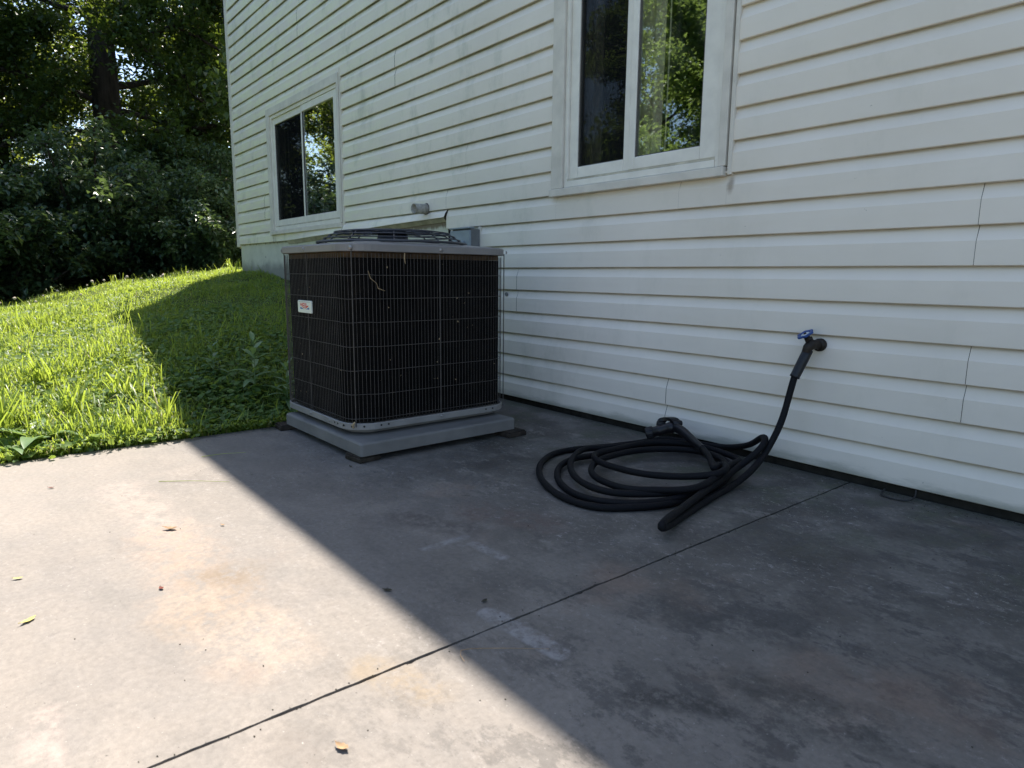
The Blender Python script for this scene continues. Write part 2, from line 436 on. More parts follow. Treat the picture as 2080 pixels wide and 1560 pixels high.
# ------------------------------------------------------------------ mesh helpers
class MB:
    def __init__(s):
        s.v, s.f, s.sm = [], [], []
    def face(s, pts, smooth=False):
        i = len(s.v)
        s.v += [tuple(p) for p in pts]
        s.f.append(tuple(range(i, i + len(pts))))
        s.sm.append(smooth)
    def grid(s, rows, closed_u=False, closed_v=False, smooth=True):
        i0, n, mm = len(s.v), len(rows), len(rows[0])
        for r_ in rows:
            s.v += [tuple(p) for p in r_]
        for a in range(n if closed_v else n - 1):
            for b in range(mm if closed_u else mm - 1):
                a2, b2 = (a + 1) % n, (b + 1) % mm
                s.f.append((i0 + a * mm + b, i0 + a * mm + b2, i0 + a2 * mm + b2, i0 + a2 * mm + b))
                s.sm.append(smooth)
    def box(s, x0, x1, y0, y1, z0, z1):
        i = len(s.v)
        s.v += [(x0, y0, z0), (x1, y0, z0), (x1, y1, z0), (x0, y1, z0), (x0, y0, z1), (x1, y0, z1), (x1, y1, z1), (x0, y1, z1)]
        for f in ((0, 3, 2, 1), (4, 5, 6, 7), (0, 1, 5, 4), (1, 2, 6, 5), (2, 3, 7, 6), (3, 0, 4, 7)):
            s.f.append(tuple(i + k for k in f))
            s.sm.append(False)
    def tube(s, pts, rad, n=8, cap=True, closed=False, smooth=True, ellipse=None):
        P = [Vector(p) for p in pts]
        rads = rad if isinstance(rad, (list, tuple)) else [rad] * len(P)
        T = []
        for i in range(len(P)):
            if closed:
                t = P[(i + 1) % len(P)] - P[i - 1]
            else:
                t = P[min(i + 1, len(P) - 1)] - P[max(i - 1, 0)]
            T.append(t.normalized() if t.length > 1e-9 else Vector((0, 0, 1)))
        up = Vector((0, 0, 1)) if abs(T[0].z) < 0.9 else Vector((1, 0, 0))
        nrm = (up - T[0] * up.dot(T[0])).normalized()
        rows = []
        for i, p in enumerate(P):
            nrm = nrm - T[i] * nrm.dot(T[i])
            nrm = nrm.normalized() if nrm.length > 1e-6 else Vector((1, 0, 0))
            bi = T[i].cross(nrm)
            e = ellipse or 1.0
            rows.append([p + (nrm * math.cos(k * 2 * math.pi / n) + bi * (e * math.sin(k * 2 * math.pi / n))) * rads[i] for k in range(n)])
        s.grid(rows, closed_u=True, closed_v=closed, smooth=smooth)
        if cap and not closed:
            s.face(list(reversed(rows[0])))
            s.face(rows[-1])
    def lathe(s, prof, origin, axis, n=20, smooth=True, ref=None):
        ax = Vector(axis).normalized()
        rf = Vector(ref) if ref else (Vector((0, 0, 1)) if abs(ax.z) < 0.9 else Vector((1, 0, 0)))
        u = (rf - ax * rf.dot(ax)).normalized()
        v = ax.cross(u)
        o = Vector(origin)
        rows = [[o + ax * h + (u * math.cos(k * 2 * math.pi / n) + v * math.sin(k * 2 * math.pi / n)) * r_ for k in range(n)] for r_, h in prof]
        s.grid(rows, closed_u=True, smooth=smooth)
    def build(s, name, mat, parent=None, local=False, bevel=0.0, kind=None):
        me = bpy.data.meshes.new(name)
        me.from_pydata(s.v, [], s.f)
        if any(s.sm):
            me.polygons.foreach_set("use_smooth", s.sm)
        me.materials.append(mat)
        me.update()
        o = bpy.data.objects.new(name, me)
        C.objects.link(o)
        if parent is not None:
            o.parent = parent
            if not local:
                base = Vector((0, 0, 0))
                q = parent
                while q is not None:
                    base += q.location
                    q = q.parent
                me.transform(Matrix.Translation(-base))
        if bevel:
            b = o.modifiers.new("bevel", 'BEVEL')
            b.width, b.segments, b.limit_method, b.angle_limit = bevel, 2, 'ANGLE', R(40)
        if kind:
            o["kind"] = kind
        return o

def big_mesh(name, V, F, mat, parent=None, smooth=False, kind=None):
    """numpy vertices and equal-length faces to one object"""
    me = bpy.data.meshes.new(name)
    V = np.asarray(V, np.float32)
    F = np.asarray(F, np.int32)
    n, k = F.shape
    me.vertices.add(len(V))
    me.vertices.foreach_set("co", V.ravel())
    me.loops.add(n * k)
    me.loops.foreach_set("vertex_index", F.ravel())
    me.polygons.add(n)
    me.polygons.foreach_set("loop_start", np.arange(0, n * k, k, dtype=np.int32))
    me.polygons.foreach_set("loop_total", np.full(n, k, np.int32))
    if smooth:
        me.polygons.foreach_set("use_smooth", np.ones(n, bool))
    me.update(calc_edges=True)
    me.validate()
    me.materials.append(mat)
    o = bpy.data.objects.new(name, me)
    C.objects.link(o)
    if parent is not None:
        o.parent = parent
    if kind:
        o["kind"] = kind
    return o

def tag(o, label=None, cat=None, group=None, kind=None):
    if label: o["label"] = label
    if cat: o["category"] = cat
    if group: o["group"] = group
    if kind: o["kind"] = kind
    return o

def thing(name, loc, label, cat, group=None, rz=0.0):
    o = bpy.data.objects.new(name, None)
    o.empty_display_size = 0.1
    C.objects.link(o)
    o.location = loc
    o.rotation_euler = (0, 0, rz)
    return tag(o, label, cat, group)

def copy_tree(o, parent=None):
    c = o.copy()
    C.objects.link(c)
    if parent is not None:
        c.parent = parent
    for ch in list(o.children):
        copy_tree(ch, c)
    return c

def rrect(hx, hy, r, n=8):
    pts = []
    for (cx, cy, a0) in ((hx - r, hy - r, 0), (-hx + r, hy - r, 90), (-hx + r, -hy + r, 180), (hx - r, -hy + r, 270)):
        for k in range(n + 1):
            a = R(a0 + 90.0 * k / n)
            pts.append((cx + r * math.cos(a), cy + r * math.sin(a)))
    return pts

def catmull(P, step):
    P = [np.array(p, float) for p in P]
    P = [2 * P[0] - P[1]] + P + [2 * P[-1] - P[-2]]
    out = []
    for i in range(1, len(P) - 2):
        p0, p1, p2, p3 = P[i - 1:i + 3]
        n = max(2, int(np.linalg.norm(p2 - p1) / step))
        for k in range(n):
            t = k / n
            out.append(0.5 * ((2 * p1) + (-p0 + p2) * t + (2 * p0 - 5 * p1 + 4 * p2 - p3) * t * t + (-p0 + 3 * p1 - 3 * p2 + p3) * t ** 3))
    out.append(P[-2])
    return np.array(out)

# ------------------------------------------------------------------ terrain
GX = np.array([-60, -30, -16, -11, -9.2, -8.15, -7, -6, -5, -4.5, -4, -3.7, -3.45, -3.3, -3.2, -3.0])
GZ = np.array([-.3, -.1, .45, .86, .97, 1.0, .95, .84, .67, .56, .42, .28, .11, .02, -.02, -.06])
AY = np.array([-40, -12, -6, -4.0, -2.29, -1.89, -1.32, -.5, 0.0, 1.5, 60])
AZ = np.array([.0, .02, .08, .19, .36, .43, .56, .70, .77, .84, .84])
def terrain(x, y):
    x, y = np.asarray(x, float), np.asarray(y, float)
    g = np.interp(x, GX, GZ)
    z = g * np.interp(y, AY, AZ)
    lump = 0.012 * np.sin(x * 3.1 + y * 1.7) + 0.010 * np.sin(x * 1.3 - y * 4.2 + 1.0)
    out = z + lump * np.clip((-3.3 - x) / 0.6, 0, 1)
    return np.where(x > -3.24, np.minimum(out, -0.05), out)

def axis_pts(lo, hi, c0, c1, fine, growth=1.35):
    a = list(np.arange(c0, c1 + 1e-6, fine))
    st = fine
    while a[-1] < hi:
        st *= growth
        a.append(min(hi, a[-1] + st))
    st = fine
    while a[0] > lo:
        st *= growth
        a.insert(0, max(lo, a[0] - st))
    return np.array(a)
xs = axis_pts(-220, 220, -9.5, -2.9, 0.12)
ys = axis_pts(-220, 220, -4.5, 0.8, 0.15)
X, Y = np.meshgrid(xs, ys)
Z = terrain(X, Y)
nx, ny = len(xs), len(ys)
idx = np.arange(nx * ny).reshape(ny, nx)
F = np.stack([idx[:-1, :-1], idx[:-1, 1:], idx[1:, 1:], idx[1:, :-1]], -1).reshape(-1, 4)
tag(big_mesh("ground", np.stack([X, Y, Z], -1).reshape(-1, 3), F, M['ground'], smooth=True), "grassy bank rising from the patio towards the trees", None, None, 'structure')

# ------------------------------------------------------------------ patio: slabs with a tooled joint between them
patio = thing("patio", (-1, -3, 0), "weathered concrete patio beside the cream house", None)
patio["kind"] = 'structure'
def slab(x0, x1, y0, y1):
    b = MB()
    r2 = random.Random(int((x0 + 20) * 100))
    def edge(xe, sgn):
        n = int((y1 - y0) / 0.012)
        k, out = 0.0, []
        for i in range(n + 1):
            k = 0.6 * k + r2.uniform(-1, 1) * 0.0011
            chip = sgn * (0.004 if r2.random() < 0.012 else 0)
            out.append((xe + k + chip, y0 + (y1 - y0) * i / n))
        return out
    right, left = edge(x1, -1), edge(x0, 1)
    loop = right + list(reversed(left))
    b.face([(x, y, 0.0) for x, y in loop])
    lo = [(x, y, -0.12) for x, y in loop]
    tp = [(x, y, 0.0) for x, y in loop]
    b.grid([tp, lo], closed_u=True, smooth=False)
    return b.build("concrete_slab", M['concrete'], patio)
JX = -1.0555
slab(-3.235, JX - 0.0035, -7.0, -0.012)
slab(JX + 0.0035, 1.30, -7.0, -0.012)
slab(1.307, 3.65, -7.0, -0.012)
b = MB()
for x in (JX, 1.3035):
    b.box(x - 0.02, x + 0.02, -6.99, -0.015, -0.10, -0.012)
b.build("joint_filler", M['joint'], patio)

# ------------------------------------------------------------------ house
house = thing("house", (-1.8, 4.0, 0.0), "house clad in cream white vinyl siding, with two windows and a loose bottom course", "house")
HX0, HX1, HY1, EAVE = -8.15, 4.5, 8.0, 5.42
E0, EK = 0.0326, 0.127
# backing walls with openings
WIN = [dict(x0=-7.0, x1=-5.285, z0=1.135, z1=2.355), dict(x0=-2.725, x1=-1.634, z0=1.165, z1=2.52)]
b = MB()
cx = [HX0 + 0.06, WIN[0]['x0'] + 0.05, WIN[0]['x1'] - 0.05, WIN[1]['x0'] + 0.04, WIN[1]['x1'] - 0.03, HX1]
for i in range(5):
    if i in (1, 3):
        wd = WIN[0 if i == 1 else 1]
        b.face([(cx[i], .004, 1.02), (cx[i + 1], .004, 1.02), (cx[i + 1], .004, wd['z0'] + .04), (cx[i], .004, wd['z0'] + .04)])
        b.face([(cx[i], .004, wd['z1'] - .04), (cx[i + 1], .004, wd['z1'] - .04), (cx[i + 1], .004, EAVE), (cx[i], .004, EAVE)])
    else:
        b.face([(cx[i], .004, 1.02), (cx[i + 1], .004, 1.02), (cx[i + 1], .004, EAVE), (cx[i], .004, EAVE)])
b.face([(-3.42, .004, 0.03), (HX1, .004, 0.03), (HX1, .004, 1.02), (-3.42, .004, 1.02)])
b.build("wall_sheathing", M['backing'], house)
b = MB()   # gable ends and rear wall
RZ = EAVE + 4.0 * 0.5
for xx in (HX0, HX1):
    b.face([(xx, 0, 1.03), (xx, HY1, 1.03), (xx, HY1, EAVE), (xx, HY1 / 2, RZ), (xx, 0, EAVE)])
b.face([(HX0, HY1, 0), (HX1, HY1, 0), (HX1, HY1, EAVE), (HX0, HY1, EAVE)])
b.build("gable_wall", M['siding'], house)
# foundation
b = MB()
b.box(HX0 + 0.045, -3.757, 0.0015, 0.25, -0.3, 1.15)
b.box(-3.7565, -3.40, 0.0016, 0.25, -0.3, 1.06)
b.box(HX0 + 0.046, HX0 + 0.30, 0.26, HY1, -0.3, 1.03)
b.build("foundation_wall", M['parging'], house)
b = MB()
b.box(-3.395, HX1, 0.006, 0.2, -0.2, 0.045)
b.box(HX1 - 0.2, HX1 + 0.01, 0.21, HY1, -0.2, 1.03)
b.build("foundation_base", M['foundation_dark'], house)
# roof with eave, fascia and gutter-less edge
b = MB()
def roof_slab(s):
    y_e = -0.12 if s < 0 else HY1 + 0.12
    ym = HY1 / 2
    sl = 0.5
    z_e = RZ - abs(ym - y_e) * sl
    p = [(HX0 - 0.03, y_e, z_e), (HX1 + 0.1, y_e, z_e), (HX1 + 0.1, ym, RZ), (HX0 - 0.03, ym, RZ)]
    q = [(x, y, z + 0.10) for x, y, z in p]
    b.face(q if s < 0 else list(reversed(q)))
    b.face(p)
    for i in range(4):
        j = (i + 1) % 4
        b.face([p[i], p[j], q[j], q[i]])
roof_slab(-1)
roof_slab(1)
b.build("roof", M['shingle'], house)
b = MB()
b.box(HX0 - 0.025, HX1 + 0.09, -0.112, -0.02, EAVE - 0.09, EAVE - 0.07)
b.box(HX0 - 0.028, HX1 + 0.095, -0.132, -0.113, EAVE - 0.10, EAVE + 0.03)
b.build("eave_trim", M['soffit'], house)

# siding: double-course panels, each with its own mesh
PROF = [(0.000, -0.003), (-0.0005, -0.0168), (0.0025, -0.0212), (0.050, -0.0210), (0.0790, -0.0203), (0.0840, -0.0184), (0.1225, -0.0045), (0.1285, -0.0035)]
def warp(x, z):
    """the lowest course left of the step has come loose: its bottom edge is pulled up and out"""
    if x > -3.757 or z > 1.185:
        return 0.0, 0.0
    k = max(0.0, min(1.0, (1.185 - z) / 0.13)) ** 1.3
    g = np.interp(x, [-8.2, -7.0, -6.5, -6.0, -5.6, -5.0, -4.4, -3.757], [0.022, 0.018, 0.018, 0.03, 0.036, 0.046, 0.062, 0.073])
    o = np.interp(x, [-8.2, -7.0, -6.5, -6.0, -5.4, -4.5, -3.757], [0.0, 0.002, 0.008, 0.02, 0.03, 0.026, 0.018])
    return k * g, -k * o
def course_rows(k, zlo, zhi):
    z0 = E0 + EK * k
    pr = [(z0 + dz, y) for dz, y in PROF]
    out = []
    for i, (z, y) in enumerate(pr):
        if zlo - 1e-6 <= z <= zhi + 1e-6:
            out.append((z, y))
        if i + 1 < len(pr):
            z2, y2 = pr[i + 1]
            for lim in (zlo, zhi):
                if min(z, z2) < lim - 1e-6 and max(z, z2) > lim + 1e-6:
                    t = (lim - z) / (z2 - z)
                    out.append((lim, y + (y2 - y) * t))
    return out
def panel(xa, xb, k0, k1, zlo=-1, zhi=99, off=0.0):
    b = MB()
    n = max(2, int((xb - xa) / (0.25 if xb < -3.7 and k0 == 8 else 0.5)))
    X_ = [xa + (xb - xa) * i / n for i in range(n + 1)]
    ph = rnd.uniform(0, 6)
    for k in range(k0, k1):
        rr_ = course_rows(k, zlo, zhi)
        if len(rr_) < 2:
            continue
        rows = []
        for z, y in rr_:
            row = []
            for x in X_:
                dz, dy = warp(x, z) if k == 8 else (0, 0)
                wv = 0.0012 * math.sin(x * 2.3 + ph) * (1 if y < -0.01 else 0)
                row.append((x, y + off + dy + wv, z + dz))
            rows.append(row)
        b.grid(rows, smooth=False)
    if b.f:
        return b.build("siding_panel", M['siding'], house)
JOINTS = {0: [-1.914, 1.75], 1: [-0.7225, 2.9], 2: [-3.019, 0.65], 3: [-0.740, 2.9], 4: [-5.296, -1.895, 1.8]}
GAP = 0.0018
for pi in range(0, 22):
    k0, k1 = pi * 2, pi * 2 + 2
    za, zb = E0 + EK * k0, E0 + EK * k1
    if za > EAVE - 0.1:
        break
    left = -3.378 if k0 < 8 else HX0 + 0.055
    if pi in JOINTS:
        js = list(JOINTS[pi])
    else:
        st = [-7.19, -6.06, -5.29, -6.13, -4.4][(pi * 3) % 5]
        js = [st, st + 3.66, st + 7.3]
        js = [j for j in js if not any(abs(j - e) < 0.12 for e in (-2.725, -1.634, -7.0, -5.285))]
    if k0 == 8:
        js.append(-3.757)
    xsn = [left] + sorted(j for j in js if left + 0.3 < j < HX1 - 0.3) + [HX1]
    for xa, xb in zip(xsn[:-1], xsn[1:]):
        pieces = [(xa + GAP / 2, xb - GAP / 2, -1, 99)]
        for wd in WIN:
            wx0, wx1, wz0, wz1 = wd['x0'] + 0.028, wd['x1'] - 0.018, wd['z0'] + 0.02, wd['z1'] - 0.02
            if wz1 < za or wz0 > zb:
                continue
            out = []
            for (a, c, lo, hi) in pieces:
                if c <= wx0 or a >= wx1:
                    out.append((a, c, lo, hi))
                    continue
                if a < wx0 - 0.02:
                    out.append((a, wx0, lo, hi))
                if c > wx1 + 0.02:
                    out.append((wx1, c, lo, hi))
                if za < wz0 - 0.01:
                    out.append((max(a, wx0 + .001), min(c, wx1 - .001), lo, min(hi, wz0)))
                if zb > wz1 + 0.01:
                    out.append((max(a, wx0 + .001), min(c, wx1 - .001), max(lo, wz1), hi))
            pieces = out
        for a, c, lo, hi in pieces:
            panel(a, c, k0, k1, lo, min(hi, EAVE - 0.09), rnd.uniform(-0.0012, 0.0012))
# underside lip of the loose panel and the board left bare at the step
b = MB()
b.grid([[(x, -0.005, 1.036 + np.interp(x, [-8.1, -6.4, -5.6, -4.4, -3.757], [0.0, 0.0, 0.02, 0.045, 0.06])) for x in np.linspace(-6.6, -3.77, 14)],
        [(x, -0.012 + warp(x, 1.045)[1], 1.046 + warp(x, 1.045)[0]) for x in np.linspace(-6.6, -3.77, 14)]], smooth=False)
b.build("starter_strip", M['trim_dirty'], house)
b = MB()
b.box(-3.70, -3.675, -0.022, -0.004, 0.0, 1.045)
b.box(-3.40, -3.378, -0.020, -0.0035, 0.03, 1.045)
b.build("channel_trim", M['trim'], house)
b = MB()
b.box(-3.755, -3.705, -0.0055, -0.0035, 0.0, 1.05)
b.box(-3.672, -3.655, -0.0055, -0.0035, 0.0, 1.05)
b.build("open_joint", M['hole'], house)
b = MB()   # outside corner post
b.box(HX0 - 0.022, HX0 + 0.058, -0.024, 0.004, 1.045, EAVE - 0.07)
b.box(HX0 - 0.022, HX0 - 0.003, 0.004, 0.06, 1.045, EAVE - 0.07)
b.build("corner_post", M['trim'], house, bevel=0.003)

def window(x0, x1, z0, z1, g, screen_left=True, curtain=None, cords=()):
    """g: glass limits (left0, left1, right0, right1, zbot, ztop)"""
    l0, l1, r0, r1, gz0, gz1 = g
    b = MB()                           # outer casing
    cw = 0.085
    b.box(x0, x0 + cw, -0.034, 0.01, z0 + 0.041, z1)
    b.box(x1 - 0.062, x1 - 0.026, -0.034, 0.01, z0 + 0.041, z1)
    b.box(x0 + cw + .001, x1 - 0.063, -0.034, 0.01, z1 - 0.07, z1)
    wnd = b.build("window", M['trim'], house, bevel=0.0025)
    b = MB()
    b.box(x0 - 0.003, x1 - 0.028, -0.046, -0.005, z0, z0 + 0.038)
    b.build("sill", M['trim'], wnd, bevel=0.003)
    b = MB()                           # siding channel on the right, standing clear of the casing
    b.box(x1 - 0.018, x1, -0.028, -0.004, z0 + 0.004, z1 + 0.03)
    b.build("side_channel", M['trim'], wnd, bevel=0.002)
    b = MB()
    b.box(x1 - 0.0255, x1 - 0.0185, -0.012, 0.0, z0 + 0.01, z1)
    b.build("caulk_gap", M['gasket'], wnd)
    # vinyl frame, recessed
    fx0, fx1, fz0, fz1 = x0 + cw + 0.002, x1 - 0.064, z0 + 0.042, z1 - 0.072
    b = MB()
    b.box(fx0, fx0 + 0.022, -0.020, 0.06, fz0, fz1)
    b.box(fx1 - 0.020, fx1, -0.022, 0.06, fz0, fz1)
    b.box(fx0 + .0225, fx1 - 0.0205, -0.026, 0.06, fz0, fz0 + 0.030)
    b.box(fx0 + .0225, fx1 - 0.0205, -0.020, 0.06, fz1 - 0.03, fz1)
    b.build("frame", M['vinyl'], wnd, bevel=0.002)
    b = MB()                           # stained track between frame and sashes
    b.box(fx0 + .023, fx1 - 0.021, -0.019, 0.05, fz0 + 0.0305, fz0 + 0.042)
    b.build("track", M['trim_dirty'], wnd)
    sx0, sx1, sz0, sz1 = fx0 + 0.0235, fx1 - 0.0215, fz0 + 0.043, fz1 - 0.031
    def sash(a, c, ga, gc, y0, y1):
        b = MB()
        b.box(a, ga, y0, y1, sz0, sz1)
        b.box(gc, c, y0, y1, sz0, sz1)
        b.box(ga + .0004, gc - .0004, y0, y1, sz0, gz0)
        b.box(ga + .0004, gc - .0004, y0, y1, gz1, sz1)
        sh = b.build("sash", M['vinyl'], wnd, bevel=0.003)
        b = MB()                       # glazing bead
        for bx in ((ga, ga + .006, gz0, gz1), (gc - .006, gc, gz0, gz1)):
            b.box(bx[0], bx[1], y0 + .006, y0 + .012, bx[2], bx[3])
        b.box(ga + .006, gc - .006, y0 + .006, y0 + .012, gz0, gz0 + .004)
        b.build("glazing_bead", M['gasket'], wnd)
    mid = (l1 + r0) / 2
    sash(sx0, mid - 0.0015, l0, l1, -0.006, 0.03)
    sash(mid + 0.0015, sx1, r0, r1, -0.014, 0.024)
    b = MB()
    b.box(r0 - .003, r1 + .003, -0.001, 0.003, gz0 - .004, gz1 + .004)
    b.build("pane", M['glass'], wnd)
    b = MB()
    b.box(l0 - .003, l1 + .003, 0.014, 0.018, gz0 - .004, gz1 + .004)
    b.build("pane", M['glass_dim'], wnd)
    b = MB()
    b.face([(l0, 0.0045, gz0), (l1, 0.0045, gz0), (l1, 0.0045, gz1), (l0, 0.0045, gz1)])
    b.build("insect_screen", M['screen'], wnd)
    b = MB()                           # the dark room behind
    a0, a1, c0, c1, dp = x0 - 0.6, x1 + 0.6, z0 - 0.5, z1 + 0.4, 2.6
    P = [(a0, .07, c0), (a1, .07, c0), (a1, dp, c0), (a0, dp, c0), (a0, .07, c1), (a1, .07, c1), (a1, dp, c1), (a0, dp, c1)]
    for f in ((0, 1, 2, 3), (4, 7, 6, 5), (1, 5, 6, 2), (2, 6, 7, 3), (3, 7, 4, 0)):
        b.face([P[i] for i in f])
    b.build("room", M['room'], wnd)
    for (cx0, cx1, cy, mt, nm) in curtain or []:
        b = MB()
        n = max(3, int((cx1 - cx0) / 0.012))
        rows = [[(cx0 + (cx1 - cx0) * i / n, cy + 0.016 * math.sin(i * 1.15) + 0.006 * math.sin(i * 2.7 + z), z) for i in range(n + 1)] for z in np.linspace(z0 + .02, z1, 6)]
        b.grid(rows)
        b.build(nm, M[mt], wnd)
    for cxx in cords:
        b = MB()
        b.tube([(cxx, 0.05, gz0 - .02), (cxx + .004, 0.05, (gz0 + gz1) / 2), (cxx, 0.05, gz1 + .02)], 0.004, 6)
        b.build("blind_cord", M['blind'], wnd)
    return wnd
w1 = window(-7.0, -5.285, 1.135, 2.355, (-6.842, -6.170, -6.130, -5.450, 1.277, 2.195), curtain=[(-7.08, -6.86, 0.09, 'curtain', 'curtain')], cords=(-6.64, -5.86))
w1["label"] = "farther window, with screens and thin vertical cords behind the glass"
w2 = window(-2.725, -1.634, 1.165, 2.52, (-2.556, -2.243, -2.168, -1.803, 1.305, 2.36), curtain=[(-2.78, -2.50, 0.09, 'curtain', 'curtain'), (-2.26, -2.10, 0.09, 'blind', 'curtain')], cords=(-2.04,))
w2["label"] = "nearer window, cropped by the top of the photo"
# small clips and nails on the siding
b = MB()
b.lathe([(0, -0.004), (0.011, -0.004), (0.012, 0.0), (0.012, 0.004)], (-3.115, -0.021, 0.640), (0, 1, 0), 10, False)
b.build("screw_cover", M['box_side'], house)

# ------------------------------------------------------------------ pipe stub
pipe = thing("drain_pipe", (-4.0, 0.0, 1.19), "short grey plastic pipe stub sticking out of the siding above the air conditioner", "pipe")
b = MB()
ax = Vector((0.10, -1, -0.03)).normalized()
o0 = Vector((-4.0, 0.0, 1.192))
b.lathe([(0.030, 0.006), (0.0335, 0.006), (0.0335, 0.128), (0.029, 0.128), (0.029, 0.03), (0.0, 0.03)], o0, ax, 20)
b.build("pipe_body", M['pvc'], pipe)
b = MB()
b.lathe([(0.0, 0.036), (0.0288, 0.036)], o0, ax, 16)
b.build("pipe_bore", M['pvc_in'], pipe)
b = MB()
b.lathe([(0.034, 0.014), (0.042, 0.016), (0.040, 0.024), (0.0345, 0.027)], o0, ax, 18)
b.face([o0 + Vector(p) for p in ((-.012, -.02, -.036), (.012, -.02, -.036), (.008, -.021, -.066), (-.004, -.021, -.066))])
b.build("pipe_collar", M['gasket'], pipe)

# ------------------------------------------------------------------ electrical disconnect
ebox = thing("disconnect_box", (-3.485, 0, 0.80), "grey metal electrical disconnect box on the wall behind the air conditioner", "electrical box")
b = MB()
b.box(-3.590, -3.384, -0.085, -0.006, 0.74, 1.030)
b.build("box_body", M['box_side'], ebox, bevel=0.004)
b = MB()
b.box(-3.594, -3.381, -0.100, -0.0855, 0.735, 1.022)
b.box(-3.596, -3.379, -0.106, -0.060, 1.0305, 1.040)
b.build("box_cover", M['box_grey'], ebox, bevel=0.004)
b = MB()
b.box(-3.545, -3.425, -0.128, -0.1005, 0.915, 0.957)
b.build("pull_handle", M['box_grey'], ebox, bevel=0.008)

# ------------------------------------------------------------------ equipment pad and its shims
PC, PTH = Vector((-2.770, -0.950, 0.0)), 0.02
pad = thing("equipment_pad", (PC.x, PC.y, 0.0), "grey plastic equipment pad carrying the air conditioner", "pad", rz=PTH)
b = MB()
hx, hy = 0.388, 0.405
rows = []
for r_, z in ((hx - 0.012, 0.026), (hx, 0.028), (hx, 0.074), (hx - 0.004, 0.080), (hx - 0.010, 0.082)):
    d = hx - r_
    rows.append([(x, y, z) for x, y in rrect(hx - d, hy - d, 0.012, 4)])
b.grid(rows, closed_u=True, smooth=False)
b.face(rows[-1]); b.face(list(reversed(rows[0])))
b.build("pad_slab", M['pad'], pad, local=True)
def shim(x, y, lx, ly, h, rz, lab):
    t = thing("shim_block", (x, y, 0.0), lab, "wood block", "wood shims under the pad", rz)
    b = MB()
    b.box(-lx, lx, -ly, ly, 0.001, h)
    b.box(-lx * .93, lx * .9, -ly * .9, ly * .96, h + .0003, h + 0.006)
    b.build("wood_block", M['wood'], t, local=True, bevel=0.003)
shim(-2.435, -1.31, 0.055, 0.05, 0.020, 0.12, "dark wood shim under the near corner of the grey pad")
shim(-3.165, -1.325, 0.05, 0.075, 0.020, -0.05, "dark wood shim under the pad corner beside the grass")
shim(-2.40, -0.56, 0.055, 0.055, 0.020, 0.05, "dark wood shim under the pad corner nearest the house wall")

# ------------------------------------------------------------------ air conditioner
AX, AY_, ATH = -2.867, -0.912, 0.010
ac = thing("air_conditioner", (AX, AY_, 0.082), "grey and black outdoor air conditioner with a wire guard, on a grey pad", "air conditioner", rz=ATH)
ax_, by_ = 0.387, 0.423
RC = 0.125
ZO = -0.082                                    # shapes below are written in world height
def zz(z): return z + ZO
def ring_pts(ins, z, n=8):
    return [(x, y, zz(z)) for x, y in rrect(ax_ - ins, by_ - ins, RC - min(ins, 0.09), n)]
b = MB()                                       # base pan: flange and belly
rows = [ring_pts(0.06, 0.084), ring_pts(0.034, 0.088), ring_pts(0.020, 0.104), ring_pts(-0.001, 0.1055), ring_pts(-0.002, 0.107), ring_pts(-0.002, 0.131), ring_pts(0.000, 0.1335), ring_pts(0.006, 0.1335), ring_pts(0.008, 0.120), ring_pts(0.05, 0.118)]
b.grid(rows, closed_u=True, smooth=False)
b.face(rows[-1])
pan = b.build("base_pan", M['ac_pan'], ac, local=True)
# coil: open path, ends short of the house-side corner
full = rrect(ax_ - 0.022, by_ - 0.022, RC - 0.02, 8)
def coil_path(ins):
    p = rrect(ax_ - ins, by_ - ins, RC - 0.02 if ins < 0.04 else 0.07, 8)
    n = 9
    c0, c1, c2, c3 = p[0:n], p[n:2 * n], p[2 * n:3 * n], p[3 * n:4 * n]   # +x+y, -x+y, -x-y, +x-y corners
    path = [(ax_ - ins, by_ - 0.070)] + list(reversed(c3)) + list(reversed(c2)) + list(reversed(c1)) + [(-0.05, by_ - ins)]
    return path
op, ip = coil_path(0.022), coil_path(0.060)
b = MB()
b.grid([[(x, y, zz(z)) for x, y in op] for z in (0.135, 0.35, 0.6, 0.818)], smooth=True)
b.grid([[(x, y, zz(z)) for x, y in ip] for z in (0.135, 0.818)], smooth=True)
for e in (0, -1):
    b.face([(op[e][0], op[e][1], zz(0.135)), (ip[e][0], ip[e][1], zz(0.135)), (ip[e][0], ip[e][1], zz(0.818)), (op[e][0], op[e][1], zz(0.818))])
b.build("coil", M['coil'], ac, local=True)
b = MB()
b.grid([[(x * 0.996, y * 0.996, zz(z)) for x, y in op] for z in (0.8185, 0.842)], smooth=True)
b.build("coil_header", M['header'], ac, local=True)
b = MB()                                       # service panel on the house side
b.box(-0.05, 0.235, by_ - 0.05, by_ - 0.03, zz(0.135), zz(0.84))
b.build("service_panel", M['ac_metal'], ac, local=True, bevel=0.003)
